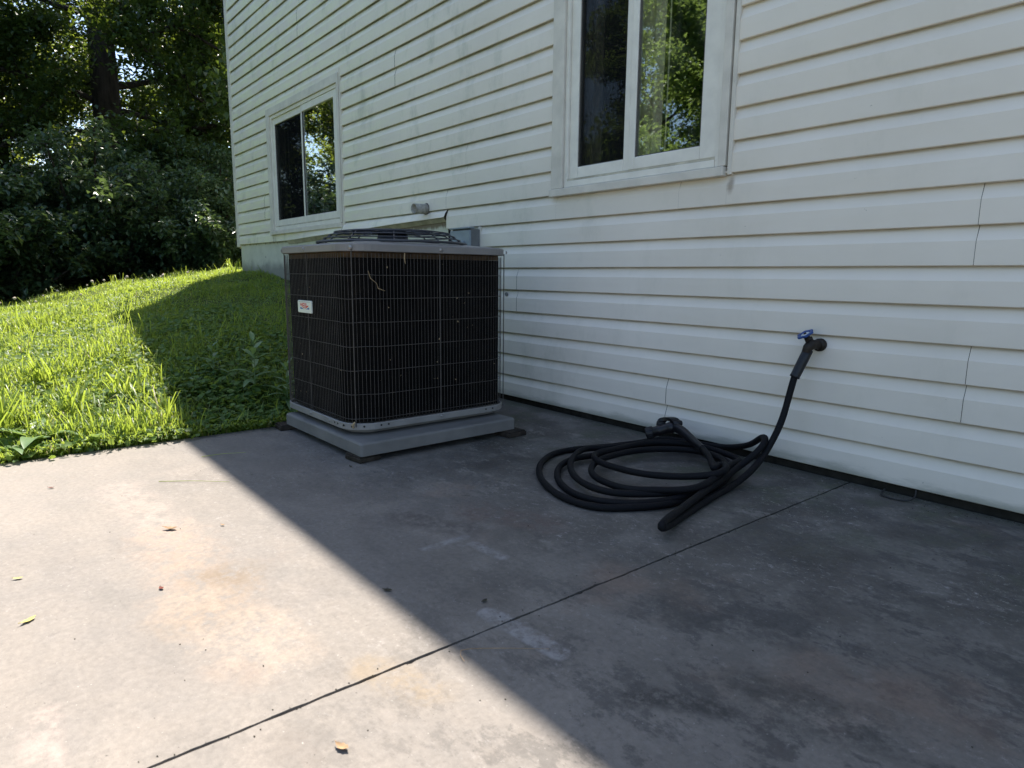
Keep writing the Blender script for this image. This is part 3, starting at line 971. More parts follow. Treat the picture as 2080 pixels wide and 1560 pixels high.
# lid
b = MB()
lid_r = [ring_pts(0.012, 0.8425), ring_pts(-0.005, 0.8425), ring_pts(-0.007, 0.8445), ring_pts(-0.007, 0.870), ring_pts(-0.004, 0.8735), ring_pts(0.004, 0.8755), ring_pts(0.03, 0.8790)]
NR = 36
def to_circle(r_, z):                          # matches the 36 points of ring_pts
    base = ring_pts(0.03, 0.87)
    out = []
    for x, y, _ in base:
        a = math.atan2(y, x)
        out.append((r_ * math.cos(a), r_ * math.sin(a), zz(z)))
    return out
lid_r += [to_circle(0.362, 0.888), to_circle(0.352, 0.891), to_circle(0.343, 0.890), to_circle(0.338, 0.860), to_circle(0.336, 0.800)]
b.grid(lid_r, closed_u=True, smooth=False)
b.build("lid", M['ac_metal'], ac, local=True)
b = MB()                                       # raised tray edge seen above the rim
def arc(r_, z, n=48): return [(r_ * math.cos(2 * math.pi * k / n), r_ * math.sin(2 * math.pi * k / n), zz(z)) for k in range(n)]
b.tube(arc(0.348, 0.894), 0.006, 6, closed=True)
b.build("orifice_ring", M['ac_dark'], ac, local=True)
# fan grille: concentric wires on a dome, radial wires
PROFILE = [(0.345, 0.896), (0.320, 0.912), (0.295, 0.928), (0.270, 0.943), (0.232, 0.948), (0.190, 0.950), (0.145, 0.951), (0.100, 0.951)]
for r_, z in PROFILE:
    b = MB()
    b.tube(arc(r_, z, 40), 0.0028, 5, closed=True)
    b.build("grille_ring", M['grille'], ac, local=True)
for k in range(10):
    b = MB()
    a = 2 * math.pi * k / 10 + 0.13
    b.tube([(r_ * math.cos(a), r_ * math.sin(a), zz(z - 0.005)) for r_, z in PROFILE], 0.0034, 5)
    b.build("grille_spoke", M['grille'], ac, local=True)
b = MB()
b.lathe([(0.0, 0.952), (0.085, 0.952), (0.096, 0.948), (0.096, 0.940), (0.0, 0.940)], (0, 0, ZO), (0, 0, 1), 24)
b.build("motor_cap", M['ac_dark'], ac, local=True)
b = MB()
b.lathe([(0.0, 0.938), (0.07, 0.938), (0.075, 0.90), (0.075, 0.79), (0.0, 0.78)], (0, 0, ZO), (0, 0, 1), 18)
b.build("fan_motor", M['ac_dark'], ac, local=True)
for k in range(3):
    b = MB()
    a0 = k * 2.094
    rows = []
    for j in range(7):
        a = a0 + (j / 6) * 1.25
        rows.append([(r_ * math.cos(a), r_ * math.sin(a), zz(0.70 + 0.08 * j / 6 + 0.01 * (r_ / .32))) for r_ in (0.06, 0.15, 0.24, 0.318)])
    b.grid(rows)
    b.build("fan_blade", M['ac_dark'], ac, local=True)
# wire guard
per = rrect(ax_ - 0.004, by_ - 0.004, RC - 0.003, 10)
P2 = [np.array(p) for p in per] + [np.array(per[0])]
seg = [np.linalg.norm(P2[i + 1] - P2[i]) for i in range(len(P2) - 1)]
tot = sum(seg)
def at_len(s_):
    s_ %= tot
    for i, l in enumerate(seg):
        if s_ <= l:
            return P2[i] + (P2[i + 1] - P2[i]) * (s_ / max(l, 1e-9))
        s_ -= l
    return P2[0]
b = MB()
nw = int(tot / 0.0165)
for i in range(nw):
    x, y = at_len(i * tot / nw)
    j = rnd.uniform(-0.0006, 0.0006)
    b.tube([(x + j, y, zz(0.128)), (x - j, y + j, zz(0.48)), (x, y, zz(0.836))], 0.0010, 4, cap=False)
b.build("wire_guard", M['wire'], ac, local=True, kind='stuff')
for z in (0.152, 0.255, 0.355, 0.455, 0.555, 0.652, 0.748):
    b = MB()
    b.tube([(x, y, zz(z + 0.002 * math.sin(k))) for k, (x, y) in enumerate(rrect(ax_ - 0.006, by_ - 0.006, RC - 0.005, 8))], 0.0013, 4, closed=True)
    b.build("guard_ring", M['wire'], ac, local=True)
RODS = [(ax_ - 0.004, 0.012), (ax_ - 0.030, -by_ + 0.030), (-0.030, -by_ + 0.004), (-ax_ + 0.03, -by_ + 0.03), (-ax_ + 0.004, 0.0), (-ax_ + 0.03, by_ - 0.03), (ax_ - 0.03, by_ - 0.03)]
for x, y in RODS:
    b = MB()
    b.tube([(x, y, zz(0.120)), (x, y, zz(0.85))], 0.0023, 6)
    b.build("guard_rod", M['wire'], ac, local=True)
def screw(x, y, z, nx_, ny_, r_=0.0065):
    b = MB()
    b.lathe([(0.0, 0.006), (r_ * .7, 0.0055), (r_, 0.003), (r_ * 1.35, 0.0025), (r_ * 1.35, 0.0)], (x, y, zz(z)), (nx_, ny_, 0), 10)
    b.build("screw", M['screw'], ac, local=True)
d45 = 0.7071
for (x, y, nx_, ny_) in [(ax_ + 0.007, 0.012, 1, 0), (ax_ - 0.024, -by_ + 0.024, d45, -d45), (-0.030, -by_ - 0.007, 0, -1), (ax_ - 0.024, by_ - 0.024, d45, d45), (-ax_ + 0.024, -by_ + 0.024, -d45, -d45)]:
    screw(x, y, 0.857, nx_, ny_)
for (x, y, nx_, ny_) in [(ax_ + 0.002, 0.012, 1, 0), (-0.030, -by_ - 0.002, 0, -1), (0.17, -by_ - 0.002, 0, -1)]:
    screw(x, y, 0.122, nx_, ny_, 0.005)
b = MB()                                       # punched holes in the base flange
for (x, y, nx_, ny_) in [(0.22, -by_ - .0022, 0, -1), (0.25, -by_ - .0022, 0, -1), (0.30, -by_ - .0022 + .002, .1, -1), (ax_ - .045, -by_ + .018, .6, -.8), (ax_ - .012, -by_ + .058, .9, -.4), (ax_ + .0022, -by_ + .13, 1, 0), (ax_ + .0022, -by_ + .165, 1, 0), (ax_ + .0022, by_ - .16, 1, 0), (ax_ + .0022, by_ - .12, 1, 0)]:
    b.lathe([(0.0, 0.0012), (0.0042, 0.0012), (0.0042, -0.002)], (x, y, zz(0.122)), (nx_, ny_, 0), 8, False)
b.build("flange_holes", M['hole'], ac, local=True)
# badge on the lawn-facing front
bx0, bx1, bz0, bz1 = -0.126, 0.024, 0.577, 0.632
yb = -by_ - 0.001
b = MB()
rows = []
bcx, bcz, bhx, bhz = (bx0 + bx1) / 2, (bz0 + bz1) / 2, (bx1 - bx0) / 2, (bz1 - bz0) / 2
for ins, y in ((0, yb + .003), (0, yb - .002), (.0015, yb - .0035)):
    rows.append([(bcx + x, y, zz(bcz + z)) for x, z in rrect(bhx - ins, bhz - ins, 0.006, 3)])
b.grid(rows, closed_u=True, smooth=False)
b.face(rows[-1])
badge = b.build("badge", M['badge'], ac, local=True)
yl = yb - 0.0042
def bp(u, v): return (bx0 + (bx1 - bx0) * u, yl, zz(bz1 - (bz1 - bz0) * v))
def vcut(u):                                   # lower edge of the red letters: a V
    return 0.44 + 0.26 * (1 - abs(u - 0.53) / 0.30)
def bar(b, u0, u1, v0, v1=None):
    b.face([bp(u0, v0), bp(u0, v1 if v1 else vcut(u0)), bp(u1, v1 if v1 else vcut(u1)), bp(u1, v0)])
b = MB()
T0 = 0.20
for (u0, u1) in ((0.21, 0.245), (0.31, 0.345)): bar(b, u0, u1, T0)            # H
bar(b, 0.2455, 0.3095, 0.33, 0.41)
bar(b, 0.375, 0.415, T0)                                                       # E
for v in (T0, 0.36): bar(b, 0.4155, 0.505, v, v + 0.075)
bar(b, 0.4155, 0.505, 0.52, 0.60)
bar(b, 0.535, 0.585, T0)                                                       # I
bar(b, 0.62, 0.66, T0)                                                         # L
b.face([bp(0.6605, 0.45), bp(0.6605, vcut(0.6605)), bp(0.80, vcut(0.80) + .0), bp(0.80, 0.36)])
b.build("badge_lettering", M['badge_red'], ac, local=True)
b = MB()
b.face([bp(0.20, 0.53), bp(0.20, 0.70), bp(0.47, 0.70)])
b.face([bp(0.86, 0.53), bp(0.59, 0.70), bp(0.86, 0.70)])
b.build("badge_wedges", M['badge_blue'], ac, local=True)
b = MB()
bar(b, 0.06, 0.95, 0.085, 0.115)
b.build("badge_line", M['badge_grey'], ac, local=True)
# dry bits caught in the guard
b = MB()
r3 = random.Random(5)
for i in range(46):
    face_front = r3.random() < 0.4
    z = 0.15 + 0.66 * r3.random() ** (1.4 if r3.random() < .6 else .8)
    s_ = r3.uniform(0.0012, 0.0045)
    if face_front:
        o = Vector((r3.uniform(-0.36, 0.30), -by_ + 0.006, zz(z)))
        e1 = Vector((1, 0, 0))
    else:
        o = Vector((ax_ - 0.006, r3.uniform(-0.32, 0.34), zz(z)))
        e1 = Vector((0, 1, 0))
    e2 = Vector((0, 0, 1))
    a = r3.uniform(0, 3.14)
    u = e1 * math.cos(a) + e2 * math.sin(a)
    v = e2 * math.cos(a) - e1 * math.sin(a)
    nrm = e1.cross(e2) * r3.uniform(-.003, .003)
    b.face([o - u * s_, o + v * s_ * .5 + nrm, o + u * s_ * 1.4, o - v * s_ * .6 - nrm])
pts = [(ax_ - .001, -0.335, zz(0.765)), (ax_ - .001, -0.325, zz(0.735)), (ax_ + .002, -0.300, zz(0.715)), (ax_ + .001, -0.292, zz(0.694)), (ax_ + .003, -0.262, zz(0.684))]
b.tube(pts, [.0008, .0016, .0010, .0018, .0007], 5)
b.tube([(ax_ + .001, -0.165, zz(0.840)), (ax_ + .003, -0.168, zz(0.818)), (ax_ + .001, -0.163, zz(0.795))], [.0025, .0032, .001], 5)
b.tube([(ax_ - .03, -by_ + .018, zz(0.118)), (ax_ - .024, -by_ + .012, zz(0.132)), (ax_ - .02, -by_ + .02, zz(0.145))], [.004, .007, .003], 5)
tag(b.build("dry_debris", M['tan'], ac, local=True), kind='stuff')

# ------------------------------------------------------------------ faucet, hose and nozzle
fau = thing("outdoor_faucet", (-1.206, 0.0, 0.505), "dark brass outdoor faucet with a blue round handle on the siding", "faucet")
b = MB()
b.lathe([(0.0, 0.014), (0.022, 0.014), (0.0245, 0.020), (0.0245, 0.034), (0.021, 0.038), (0.016, 0.042)], (-1.206, 0.0, 0.503), (0, -1, 0), 20)
b.build("wall_flange", M['brass'], fau)
b = MB()
b.tube([(-1.206, -0.028, 0.503), (-1.210, -0.055, 0.506), (-1.214, -0.080, 0.507), (-1.220, -0.088, 0.494), (-1.224, -0.090, 0.478)], [.016, .017, .021, .018, .016], 12)
b.tube([(-1.213, -0.072, 0.507), (-1.226, -0.076, 0.523), (-1.233, -0.079, 0.534)], [.017, .013, .011], 10)
b.lathe([(0.0, .016), (.014, .016), (.016, .012), (.016, 0), (.012, -.002)], (-1.222, -0.075, 0.518), (-.35, -.12, .9), 6, False)
b.build("valve_body", M['brass'], fau)
hax = Vector((-0.30, -0.42, 0.86)).normalized()
ho = Vector((-1.2345, -0.080, 0.538))
b = MB()
u = (Vector((1, 0, 0)) - hax * hax.x).normalized()
v = hax.cross(u)
N = 48
def hpt(r_, h, k):
    a = 2 * math.pi * k / N
    return ho + hax * h + (u * math.cos(a) + v * math.sin(a)) * r_
def lob(k): return 0.030 + 0.0030 * math.cos(6 * 2 * math.pi * k / N)
rows = [[hpt(0.011, -0.001, k) for k in range(N)], [hpt(lob(k) * 0.62, 0.000, k) for k in range(N)], [hpt(lob(k) * 0.94, 0.003, k) for k in range(N)], [hpt(lob(k), 0.006, k) for k in range(N)], [hpt(lob(k) * 0.97, 0.0105, k) for k in range(N)], [hpt(lob(k) * 0.72, 0.0105, k) for k in range(N)], [hpt(0.017, 0.007, k) for k in range(N)]]
b.grid(rows, closed_u=True)
hd = b.build("handle", M['blue'], fau)
b = MB()
b.lathe([(0.0, 0.0085), (0.0155, 0.008), (0.0168, 0.006)], ho, hax, 20)
b.build("handle_plate", M['sticker'], hd)
b = MB()
b.lathe([(0.0, 0.0125), (0.005, 0.0125), (0.006, 0.0085)], ho, hax, 10)
b.build("handle_screw", M['brass'], hd)

HOSE = [(-1.222,-0.085,0.480),(-1.234,-0.100,0.435),(-1.246,-0.120,0.383),(-1.251,-0.135,0.330),(-1.252,-0.155,0.266),(-1.251,-0.190,0.202),(-1.268,-0.225,0.126),(-1.273,-0.270,0.080),(-1.259,-0.372,0.050),(-1.276,-0.435,0.016),(-1.244,-0.630,0.012),(-1.205,-0.812,0.012),(-1.174,-0.920,0.018),(-1.150,-0.984,0.026),(-1.137,-1.021,0.036),(-1.138,-1.024,0.044),(-1.152,-0.991,0.045),(-1.194,-0.859,0.040),(-1.254,-0.647,0.040),(-1.296,-0.469,0.045),(-1.328,-0.310,0.055),(-1.278,-0.290,0.110),(-1.264,-0.255,0.143),(-1.283,-0.220,0.162),(-1.323,-0.185,0.147),(-1.418,-0.100,0.083),(-1.523,-0.055,0.043),(-1.612,-0.045,0.026),(-1.720,-0.045,0.019),(-1.864,-0.060,-0.003),(-1.898,-0.237,0.012),(-1.937,-0.396,0.012),(-1.983,-0.516,0.012),(-1.992,-0.653,0.012),(-1.914,-0.794,0.012),(-1.812,-0.894,0.012),(-1.710,-0.957,0.012),(-1.591,-1.003,0.012),(-1.495,-1.010,0.012),(-1.408,-0.984,0.012),(-1.353,-0.903,0.012),(-1.303,-0.810,0.012),(-1.291,-0.695,0.012),(-1.294,-0.572,0.014),(-1.330,-0.414,0.012),(-1.385,-0.282,0.012),(-1.460,-0.184,0.012),(-1.568,-0.127,0.012),(-1.674,-0.135,0.012),(-1.769,-0.225,0.012),(-1.823,-0.364,0.012),(-1.838,-0.531,0.020),(-1.841,-0.671,0.030),(-1.838,-0.755,0.020),(-1.771,-0.840,0.012),(-1.663,-0.919,0.012),(-1.534,-0.959,0.014),(-1.424,-0.945,0.020),(-1.350,-0.878,0.022),(-1.307,-0.774,0.020),(-1.286,-0.671,0.030),(-1.302,-0.519,0.035),(-1.348,-0.357,0.030),(-1.403,-0.257,0.028),(-1.505,-0.186,0.028),(-1.649,-0.128,0.030),(-1.753,-0.204,0.034),(-1.830,-0.358,0.034),(-1.873,-0.495,0.036),(-1.899,-0.572,0.040),(-1.845,-0.681,0.036),(-1.767,-0.777,0.033),(-1.660,-0.857,0.033),(-1.563,-0.895,0.033),(-1.461,-0.893,0.033),(-1.376,-0.818,0.034),(-1.313,-0.715,0.036),(-1.286,-0.616,0.045),(-1.312,-0.491,0.050),(-1.350,-0.365,0.050),(-1.433,-0.280,0.050),(-1.551,-0.224,0.045),(-1.674,-0.306,0.045),(-1.733,-0.432,0.045),(-1.739,-0.580,0.045),(-1.719,-0.685,0.045),(-1.674,-0.761,0.040),(-1.611,-0.809,0.036),(-1.524,-0.826,0.034),(-1.409,-0.841,0.045),(-1.355,-0.780,0.047),(-1.294,-0.727,0.050),(-1.258,-0.656,0.058),(-1.290,-0.518,0.065),(-1.350,-0.341,0.060),(-1.395,-0.201,0.040),(-1.462,-0.184,0.045),(-1.565,-0.161,0.045),(-1.666,-0.192,0.050),(-1.754,-0.288,0.055),(-1.776,-0.420,0.055),(-1.759,-0.559,0.060),(-1.773,-0.623,0.060),(-1.751,-0.673,0.058),(-1.690,-0.709,0.056),(-1.610,-0.713,0.056),(-1.501,-0.703,0.056),(-1.403,-0.653,0.058),(-1.322,-0.588,0.065),(-1.269,-0.558,0.080),(-1.261,-0.527,0.085),(-1.301,-0.442,0.080),(-1.353,-0.402,0.075),(-1.324,-0.491,0.070),(-1.368,-0.434,0.070),(-1.431,-0.366,0.075),(-1.491,-0.312,0.080),(-1.527,-0.282,0.080)]
hose = thing("garden_hose", (-1.55, -0.6, 0.0), "black garden hose coiled on the concrete and screwed to the faucet", "hose")
HR = 0.0122
HP = catmull(HOSE[2:], 0.018)
HP[:, 2] = np.maximum(HP[:, 2], HR + 0.0005)
k_ = np.array([1, 2, 3, 2, 1.0]); k_ /= k_.sum()
for it in range(3):
    Q = HP.copy()
    for c_ in range(3):
        Q[2:-2, c_] = np.convolve(HP[:, c_], k_, 'valid')
    HP = Q
HP[:, 2] = np.maximum(HP[:, 2], HR + 0.0005)
HP[:, 1] = np.where(HP[:, 2] < 0.6, np.minimum(HP[:, 1], -0.030), HP[:, 1])
b = MB()
b.tube([tuple(p) for p in HP], [HR * (1 + 0.02 * math.sin(i * 0.9)) for i in range(len(HP))], 12)
b.build("hose_tube", M['hose'], hose)
b = MB()
s0, s1 = Vector(HOSE[0]), Vector(HOSE[2])
sax = (s1 - s0).normalized()
ln = (s1 - s0).length
b.lathe([(0.0, -0.004), (0.0165, -0.004), (0.0185, 0.0), (0.0188, ln * .5), (0.0178, ln - .004), (0.0186, ln), (0.0186, ln + .006), (0.0150, ln + .006), (0.0130, ln - .006), (0.0, ln - .006)], s0 + Vector((0, 0.004, 0.004)), sax, 20)
b.build("coupling_sleeve", M['rubber'], hose)
# nozzle, a part of the hose
nz = MB()
bz = Vector((-1.845, -0.235, 0.066)); bb = Vector((-1.738, -0.170, 0.109))
nd = (bb - bz).normalized()
nz.lathe([(0.0, 0.030), (0.0205, 0.030), (0.0225, 0.034), (0.0220, 0.050), (0.0245, 0.056), (0.0245, 0.064), (0.0230, 0.068), (0.0240, 0.10), (0.0255, 0.104), (0.0255, 0.120), (0.019, 0.134), (0.0, 0.137)], bz, nd, 20)
nozzle = nz.build("nozzle", M['plastic'], hose)
b = MB()
prof = [(0.0, 0.004), (0.013, 0.004), (0.019, 0.0), (0.0255, 0.001), (0.0262, 0.006), (0.0255, 0.032), (0.0205, 0.035), (0.0, 0.033)]
b.lathe(prof, bz, nd, 28)
uu = nd.orthogonal().normalized(); vv = nd.cross(uu)
for k in range(20):
    a = 2 * math.pi * k / 20
    rr_ = (uu * math.cos(a) + vv * math.sin(a))
    b.tube([bz + nd * 0.007 + rr_ * 0.0256, bz + nd * 0.031 + rr_ * 0.0250], 0.0019, 5)
b.build("spray_dial", M['plastic'], nozzle)
b = MB()
g0, g1, g2, g3 = Vector((-1.748, -0.176, 0.106)), Vector((-1.690, -0.195, 0.104)), Vector((-1.612, -0.232, 0.088)), Vector((-1.508, -0.298, 0.078))
gp = catmull([g0, g1, g2, g3], 0.015)
ng = len(gp)
b.tube([tuple(p) for p in gp], [float(np.interp(i / (ng - 1), [0, .1, .35, .7, .93, 1], [.015, .0205, .0215, .0180, .0155, .0162])) for i in range(ng)], 14, ellipse=0.85)
b.build("grip", M['rubber'], nozzle)
b = MB()
piv = Vector((-1.728, -0.172, 0.124))
b.lathe([(0.0, -0.020), (0.010, -0.020), (0.0125, -0.017), (0.0125, 0.017), (0.010, 0.020), (0.0, 0.020)], piv, (0.45, 0.80, 0.1), 14)
tp = catmull([piv, Vector((-1.750, -0.172, 0.137)), Vector((-1.778, -0.176, 0.137)), Vector((-1.799, -0.184, 0.128)), Vector((-1.802, -0.191, 0.112)), Vector((-1.795, -0.196, 0.098))], 0.008)
sd = Vector((0.45, 0.85, 0.0)).normalized()
rows = []
for i, p in enumerate(tp):
    p = Vector(p)
    q = Vector(tp[min(i + 1, len(tp) - 1)]) - Vector(tp[max(i - 1, 0)])
    nn = q.cross(sd).normalized()
    wd_ = 0.0185
    rows.append([p + sd * wd_ + nn * .0075, p + sd * wd_ - nn * .0075, p - sd * wd_ - nn * .0075, p - sd * wd_ + nn * .0075])
b.grid(rows, closed_u=True, smooth=False)
b.face(rows[0]); b.face(rows[-1])
b.build("trigger", M['plastic'], nozzle)

# loose black cable end by the wall
b = MB()
b.tube([tuple(p) for p in catmull([(-0.925, -0.035, 0.012), (-0.915, -0.085, 0.005), (-0.875, -0.098, 0.0045), (-0.835, -0.085, 0.005), (-0.822, -0.052, 0.012), (-0.83, -0.02, 0.03)], 0.01)], 0.0032, 6)
tag(b.build("cable_end", M['cable']), "thin black curl of cable lying against the foot of the siding", "cable")

# ------------------------------------------------------------------ vegetation generators (numpy)
def leaf_mesh(P, D, Nn, L, W, fold=0.25):
    """diamond leaves folded on the midrib: P base points, D directions, Nn up hints"""
    D = D / np.linalg.norm(D, axis=1, keepdims=True)
    S = np.cross(D, Nn)
    S /= np.maximum(np.linalg.norm(S, axis=1, keepdims=True), 1e-6)
    U = np.cross(S, D)
    L = L[:, None]; W = W[:, None]
    mid = P + D * L * 0.5
    v0 = P
    v1 = mid + S * W * 0.5 + U * W * fold
    v2 = P + D * L - U * L * 0.12
    v3 = mid - S * W * 0.5 + U * W * fold
    V = np.stack([v0, v1, v2, v3], 1).reshape(-1, 3)
    i = np.arange(len(P))[:, None] * 4
    F_ = np.concatenate([i + np.array([[0, 1, 2]]), i + np.array([[0, 2, 3]])], 1).reshape(-1, 3)
    return V, F_

def rand_dirs(n, rg, zs=1.0):
    d = rg.normal(size=(n, 3))
    d[:, 2] *= zs
    return d / np.linalg.norm(d, axis=1, keepdims=True)

def tree_model(seed, H, r0, base, spread, top_r, nl, leaves, leaf_len, droop=-0.1, trunk_top=0.97, low_bias=1.0, lean=0.03, open_az=None):
    """returns wood MB and leaf arrays, base of the trunk at the origin"""
    rg = np.random.default_rng(seed)
    wood = MB()
    tz = np.linspace(0, H * trunk_top, 14)
    ph = rg.uniform(0, 6, 2)
    tx = lean * tz * np.cos(ph[0]) + 0.05 * np.sin(tz * 0.8 + ph[0])
    ty = lean * tz * np.sin(ph[0]) + 0.05 * np.sin(tz * 0.7 + ph[1])
    tr = r0 * (1 - tz / (H * trunk_top)) ** 0.75 + 0.015
    tr[0] *= 1.5; tr[1] *= 1.08
    wood.tube(list(zip(tx, ty, tz)), list(tr), 12)
    segs, wts = [], []
    for i in range(nl):
        f = (i + rg.uniform(0, .8)) / nl
        h = base + (H * 0.96 - base) * f ** low_bias
        az = i * 2.4 + rg.uniform(-.5, .5)
        Rm = np.interp(h, [base, base + (H - base) * .25, H], [spread * .92, spread, top_r]) * rg.uniform(.75, 1.12)
        el = np.interp(f, [0, 1], [droop, 0.75]) + rg.uniform(-.12, .16)
        if open_az is not None and h < H * .5 and abs((az - open_az + math.pi) % (2 * math.pi) - math.pi) < 0.85:
            az += 1.5
        o = np.array([np.interp(h, tz, tx), np.interp(h, tz, ty), h])
        d = np.array([math.cos(az) * math.cos(el), math.sin(az) * math.cos(el), math.sin(el)])
        n = 7
        pts = [o]
        for k in range(n):
            d = d + rg.normal(size=3) * 0.10 + np.array([0, 0, 0.03])
            d /= np.linalg.norm(d)
            pts.append(pts[-1] + d * Rm / n)
        lr = max(0.02, 0.22 * np.interp(h, tz, tr) + 0.012)
        wood.tube([tuple(p) for p in pts], [lr * (1 - k / (n + .4)) + .006 for k in range(n + 1)], 6)
        for k in range(2, n + 1):
            for q in range(2 if k < n else 3):
                sd_ = rg.normal(size=3) * .5 + (pts[k] - pts[k - 1]) / np.linalg.norm(pts[k] - pts[k - 1])
                sd_[2] += 0.1
                sd_ /= np.linalg.norm(sd_)
                ll = Rm * rg.uniform(.16, .34)
                a_, c_ = pts[k], pts[k] + sd_ * ll * .5 + rg.normal(size=3) * .05
                e_ = c_ + (sd_ + rg.normal(size=3) * .35) * ll * .5
                wood.tube([tuple(a_), tuple(c_), tuple(e_)], [lr * .28 * (1 - k / (n + 3)) + .006, .007, .004], 4, cap=False)
                segs += [(a_, c_), (c_, e_), (c_, e_ + rg.normal(size=3) * .25)]
                wts += [0.5, 1.0, 1.0]
    A = np.array([s_[0] for s_ in segs]); B = np.array([s_[1] for s_ in segs])
    wt = np.array(wts) * np.linalg.norm(B - A, axis=1)
    pick = rg.choice(len(A), leaves, p=wt / wt.sum())
    t = rg.random(leaves)[:, None]
    P = A[pick] * (1 - t) + B[pick] * t + rg.normal(size=(leaves, 3)) * np.array([.16, .16, .11])
    keep = ~((np.hypot(P[:, 0], P[:, 1]) < 0.9 + spread * .06) & (P[:, 2] < H * .5) & (rg.random(leaves) < .9))
    P = P[keep]; leaves = len(P)
    D = rand_dirs(leaves, rg, 0.6) + np.array([0, 0, -0.25])
    Nn = rand_dirs(leaves, rg) * 0.55 + np.array([0, 0, 1.0])
    L = leaf_len * rg.uniform(.6, 1.25, leaves)
    V, F_ = leaf_mesh(P, D, Nn, L, L * .62)
    return wood, V, F_

def shrub_model(seed, H, rad, stems, leaves, leaf_len):
    rg = np.random.default_rng(seed)
    wood = MB()
    segs = []
    for i in range(stems):
        az = i * 2.4 + rg.uniform(-.4, .4)
        f = math.sqrt((i + .5) / stems)
        tip = np.array([math.cos(az) * rad * f, math.sin(az) * rad * f, H * (1 - 0.55 * f ** 2) * rg.uniform(.8, 1.08)])
        o = np.array([math.cos(az) * .25 * f, math.sin(az) * .25 * f, 0])
        c_ = o * .5 + tip * .5 + np.array([0, 0, .18 * H * (1 - f)])
        pts = catmull([o, c_, tip], H / 6)
        wood.tube([tuple(p) for p in pts], [0.022 * (1 - k / (len(pts) + .5)) + .004 for k in range(len(pts))], 5, cap=False)
        for k in range(1, len(pts)):
            for q in range(4):
                e_ = pts[k] + rg.normal(size=3) * np.array([.30, .30, .2]) * (H / 2.2)
                wood.tube([tuple(pts[k]), tuple(e_)], [.006, .003], 3, cap=False)
                segs.append((pts[k], e_))
    A = np.array([s_[0] for s_ in segs]); B = np.array([s_[1] for s_ in segs])
    pick = rg.integers(0, len(A), leaves)
    t = rg.random(leaves)[:, None] ** .7
    P = A[pick] * (1 - t) + B[pick] * t + rg.normal(size=(leaves, 3)) * .06
    P[:, 2] = np.maximum(P[:, 2], 0.03)
    D = rand_dirs(leaves, rg, .6) + np.array([0, 0, -.15])
    Nn = rand_dirs(leaves, rg) * .5 + np.array([0, 0, 1.0])
    L = leaf_len * rg.uniform(.6, 1.3, leaves)
    V, F_ = leaf_mesh(P, D, Nn, L, L * .55)
    return wood, V, F_

def plant(name, model, leafmat, part_names):
    root = thing(name, (0, 0, 0), "x", "tree")
    wood, V, F_ = model
    wood.build(part_names[0], M['bark'], root, local=True)
    big_mesh(part_names[1], V, F_, leafmat, root)
    return root

used = set()
def place(proto, x, y, rz, s, label, cat, group, zoff=0.0):
    o = proto if proto.name not in used else copy_tree(proto)
    used.add(o.name)
    o.location = (x, y, float(terrain(x, y)) - 0.05 + zoff)
    o.rotation_euler = (0, 0, rz)
    o.scale = (s, s, s)
    tag(o, label, cat, group)
    return o

TP = ("trunk", "crown")
big_oak = plant("oak_tree", tree_model(3, 14.5, 0.31, 1.9, 4.6, 0.8, 34, 66000, 0.13, droop=-0.05, low_bias=1.35, open_az=-2.15), M['oak'], TP)
broad = plant("broadleaf_tree", tree_model(21, 11.0, 0.17, 1.3, 3.6, 0.9, 30, 42000, 0.13, droop=0.05, low_bias=1.2), M['bright'], TP)
darkt = plant("understory_tree", tree_model(33, 7.5, 0.10, 0.8, 2.5, 0.7, 26, 36000, 0.11, droop=0.05), M['oak'], TP)
maple = plant("maple_tree", tree_model(57, 9.0, 0.14, 0.7, 3.3, 0.9, 34, 60000, 0.13, droop=0.0), M['mid'], TP)
bush = plant("shrub", shrub_model(41, 2.3, 1.5, 20, 24000, 0.085), M['shrub'], ("stems", "foliage"))
bush2 = plant("shrub", shrub_model(47, 1.7, 1.3, 18, 19000, 0.10), M['shrub'], ("stems", "foliage"))

G = "trees behind the lawn"
place(big_oak, -16.5, 0.0, 2.0, 1.0, "tall dark tree with the thickest trunk, behind the shrubs", "tree", G)
place(darkt, -16.7, -2.1, 0.0, 0.9, "dark understory tree at the left edge of the photo", "tree", G)
place(darkt, -20.0, -1.7, 4.1, 1.1, "dark understory tree just left of the thick trunk and behind it", "tree", G)
place(darkt, -20.5, 2.6, 5.3, 1.3, "dark understory tree just right of the thick trunk and behind it", "tree", G)
place(darkt, -14.2, 2.0, 2.2, 1.05, "dark understory tree right of the thick trunk, beside the house corner", "tree", G)
place(broad, -23.5, -3.0, 0.3, 0.72, "sunlit yellow-green tree seen left of the thick trunk", "tree", G)
place(broad, -24.5, 3.6, 2.0, 0.74, "sunlit yellow-green tree seen between the thick trunk and the house", "tree", G)
place(broad, -28.0, 0.2, 4.0, 0.8, "pale far tree behind the thick trunk", "tree", G)
place(broad, -31.0, 8.0, 1.0, 0.75, "pale far tree nearest the siding corner", "tree", G)
place(broad, -29.0, -5.5, 5.0, 0.9, "pale far tree low at the left edge, behind the understory", "tree", G)
GS = "shrubs along the top of the bank"
place(bush, -11.6, -1.0, 0.0, 1.0, "big dark shrub with pale sunlit leaves, below the thick trunk", "shrub", GS)
place(bush, -12.2, 0.9, 1.7, 0.95, "dark shrub against the house corner", "shrub", GS)
place(bush2, -10.7, -2.3, 0.4, 0.95, "low dark shrub at the left edge above the lawn", "shrub", GS)
place(bush2, -10.6, 0.3, 2.9, 0.8, "low dark shrub in front of the house-corner shrub", "shrub", GS)
place(bush, -12.6, -3.0, 3.1, 1.1, "tall dark shrub behind the low left-edge shrub", "shrub", GS)
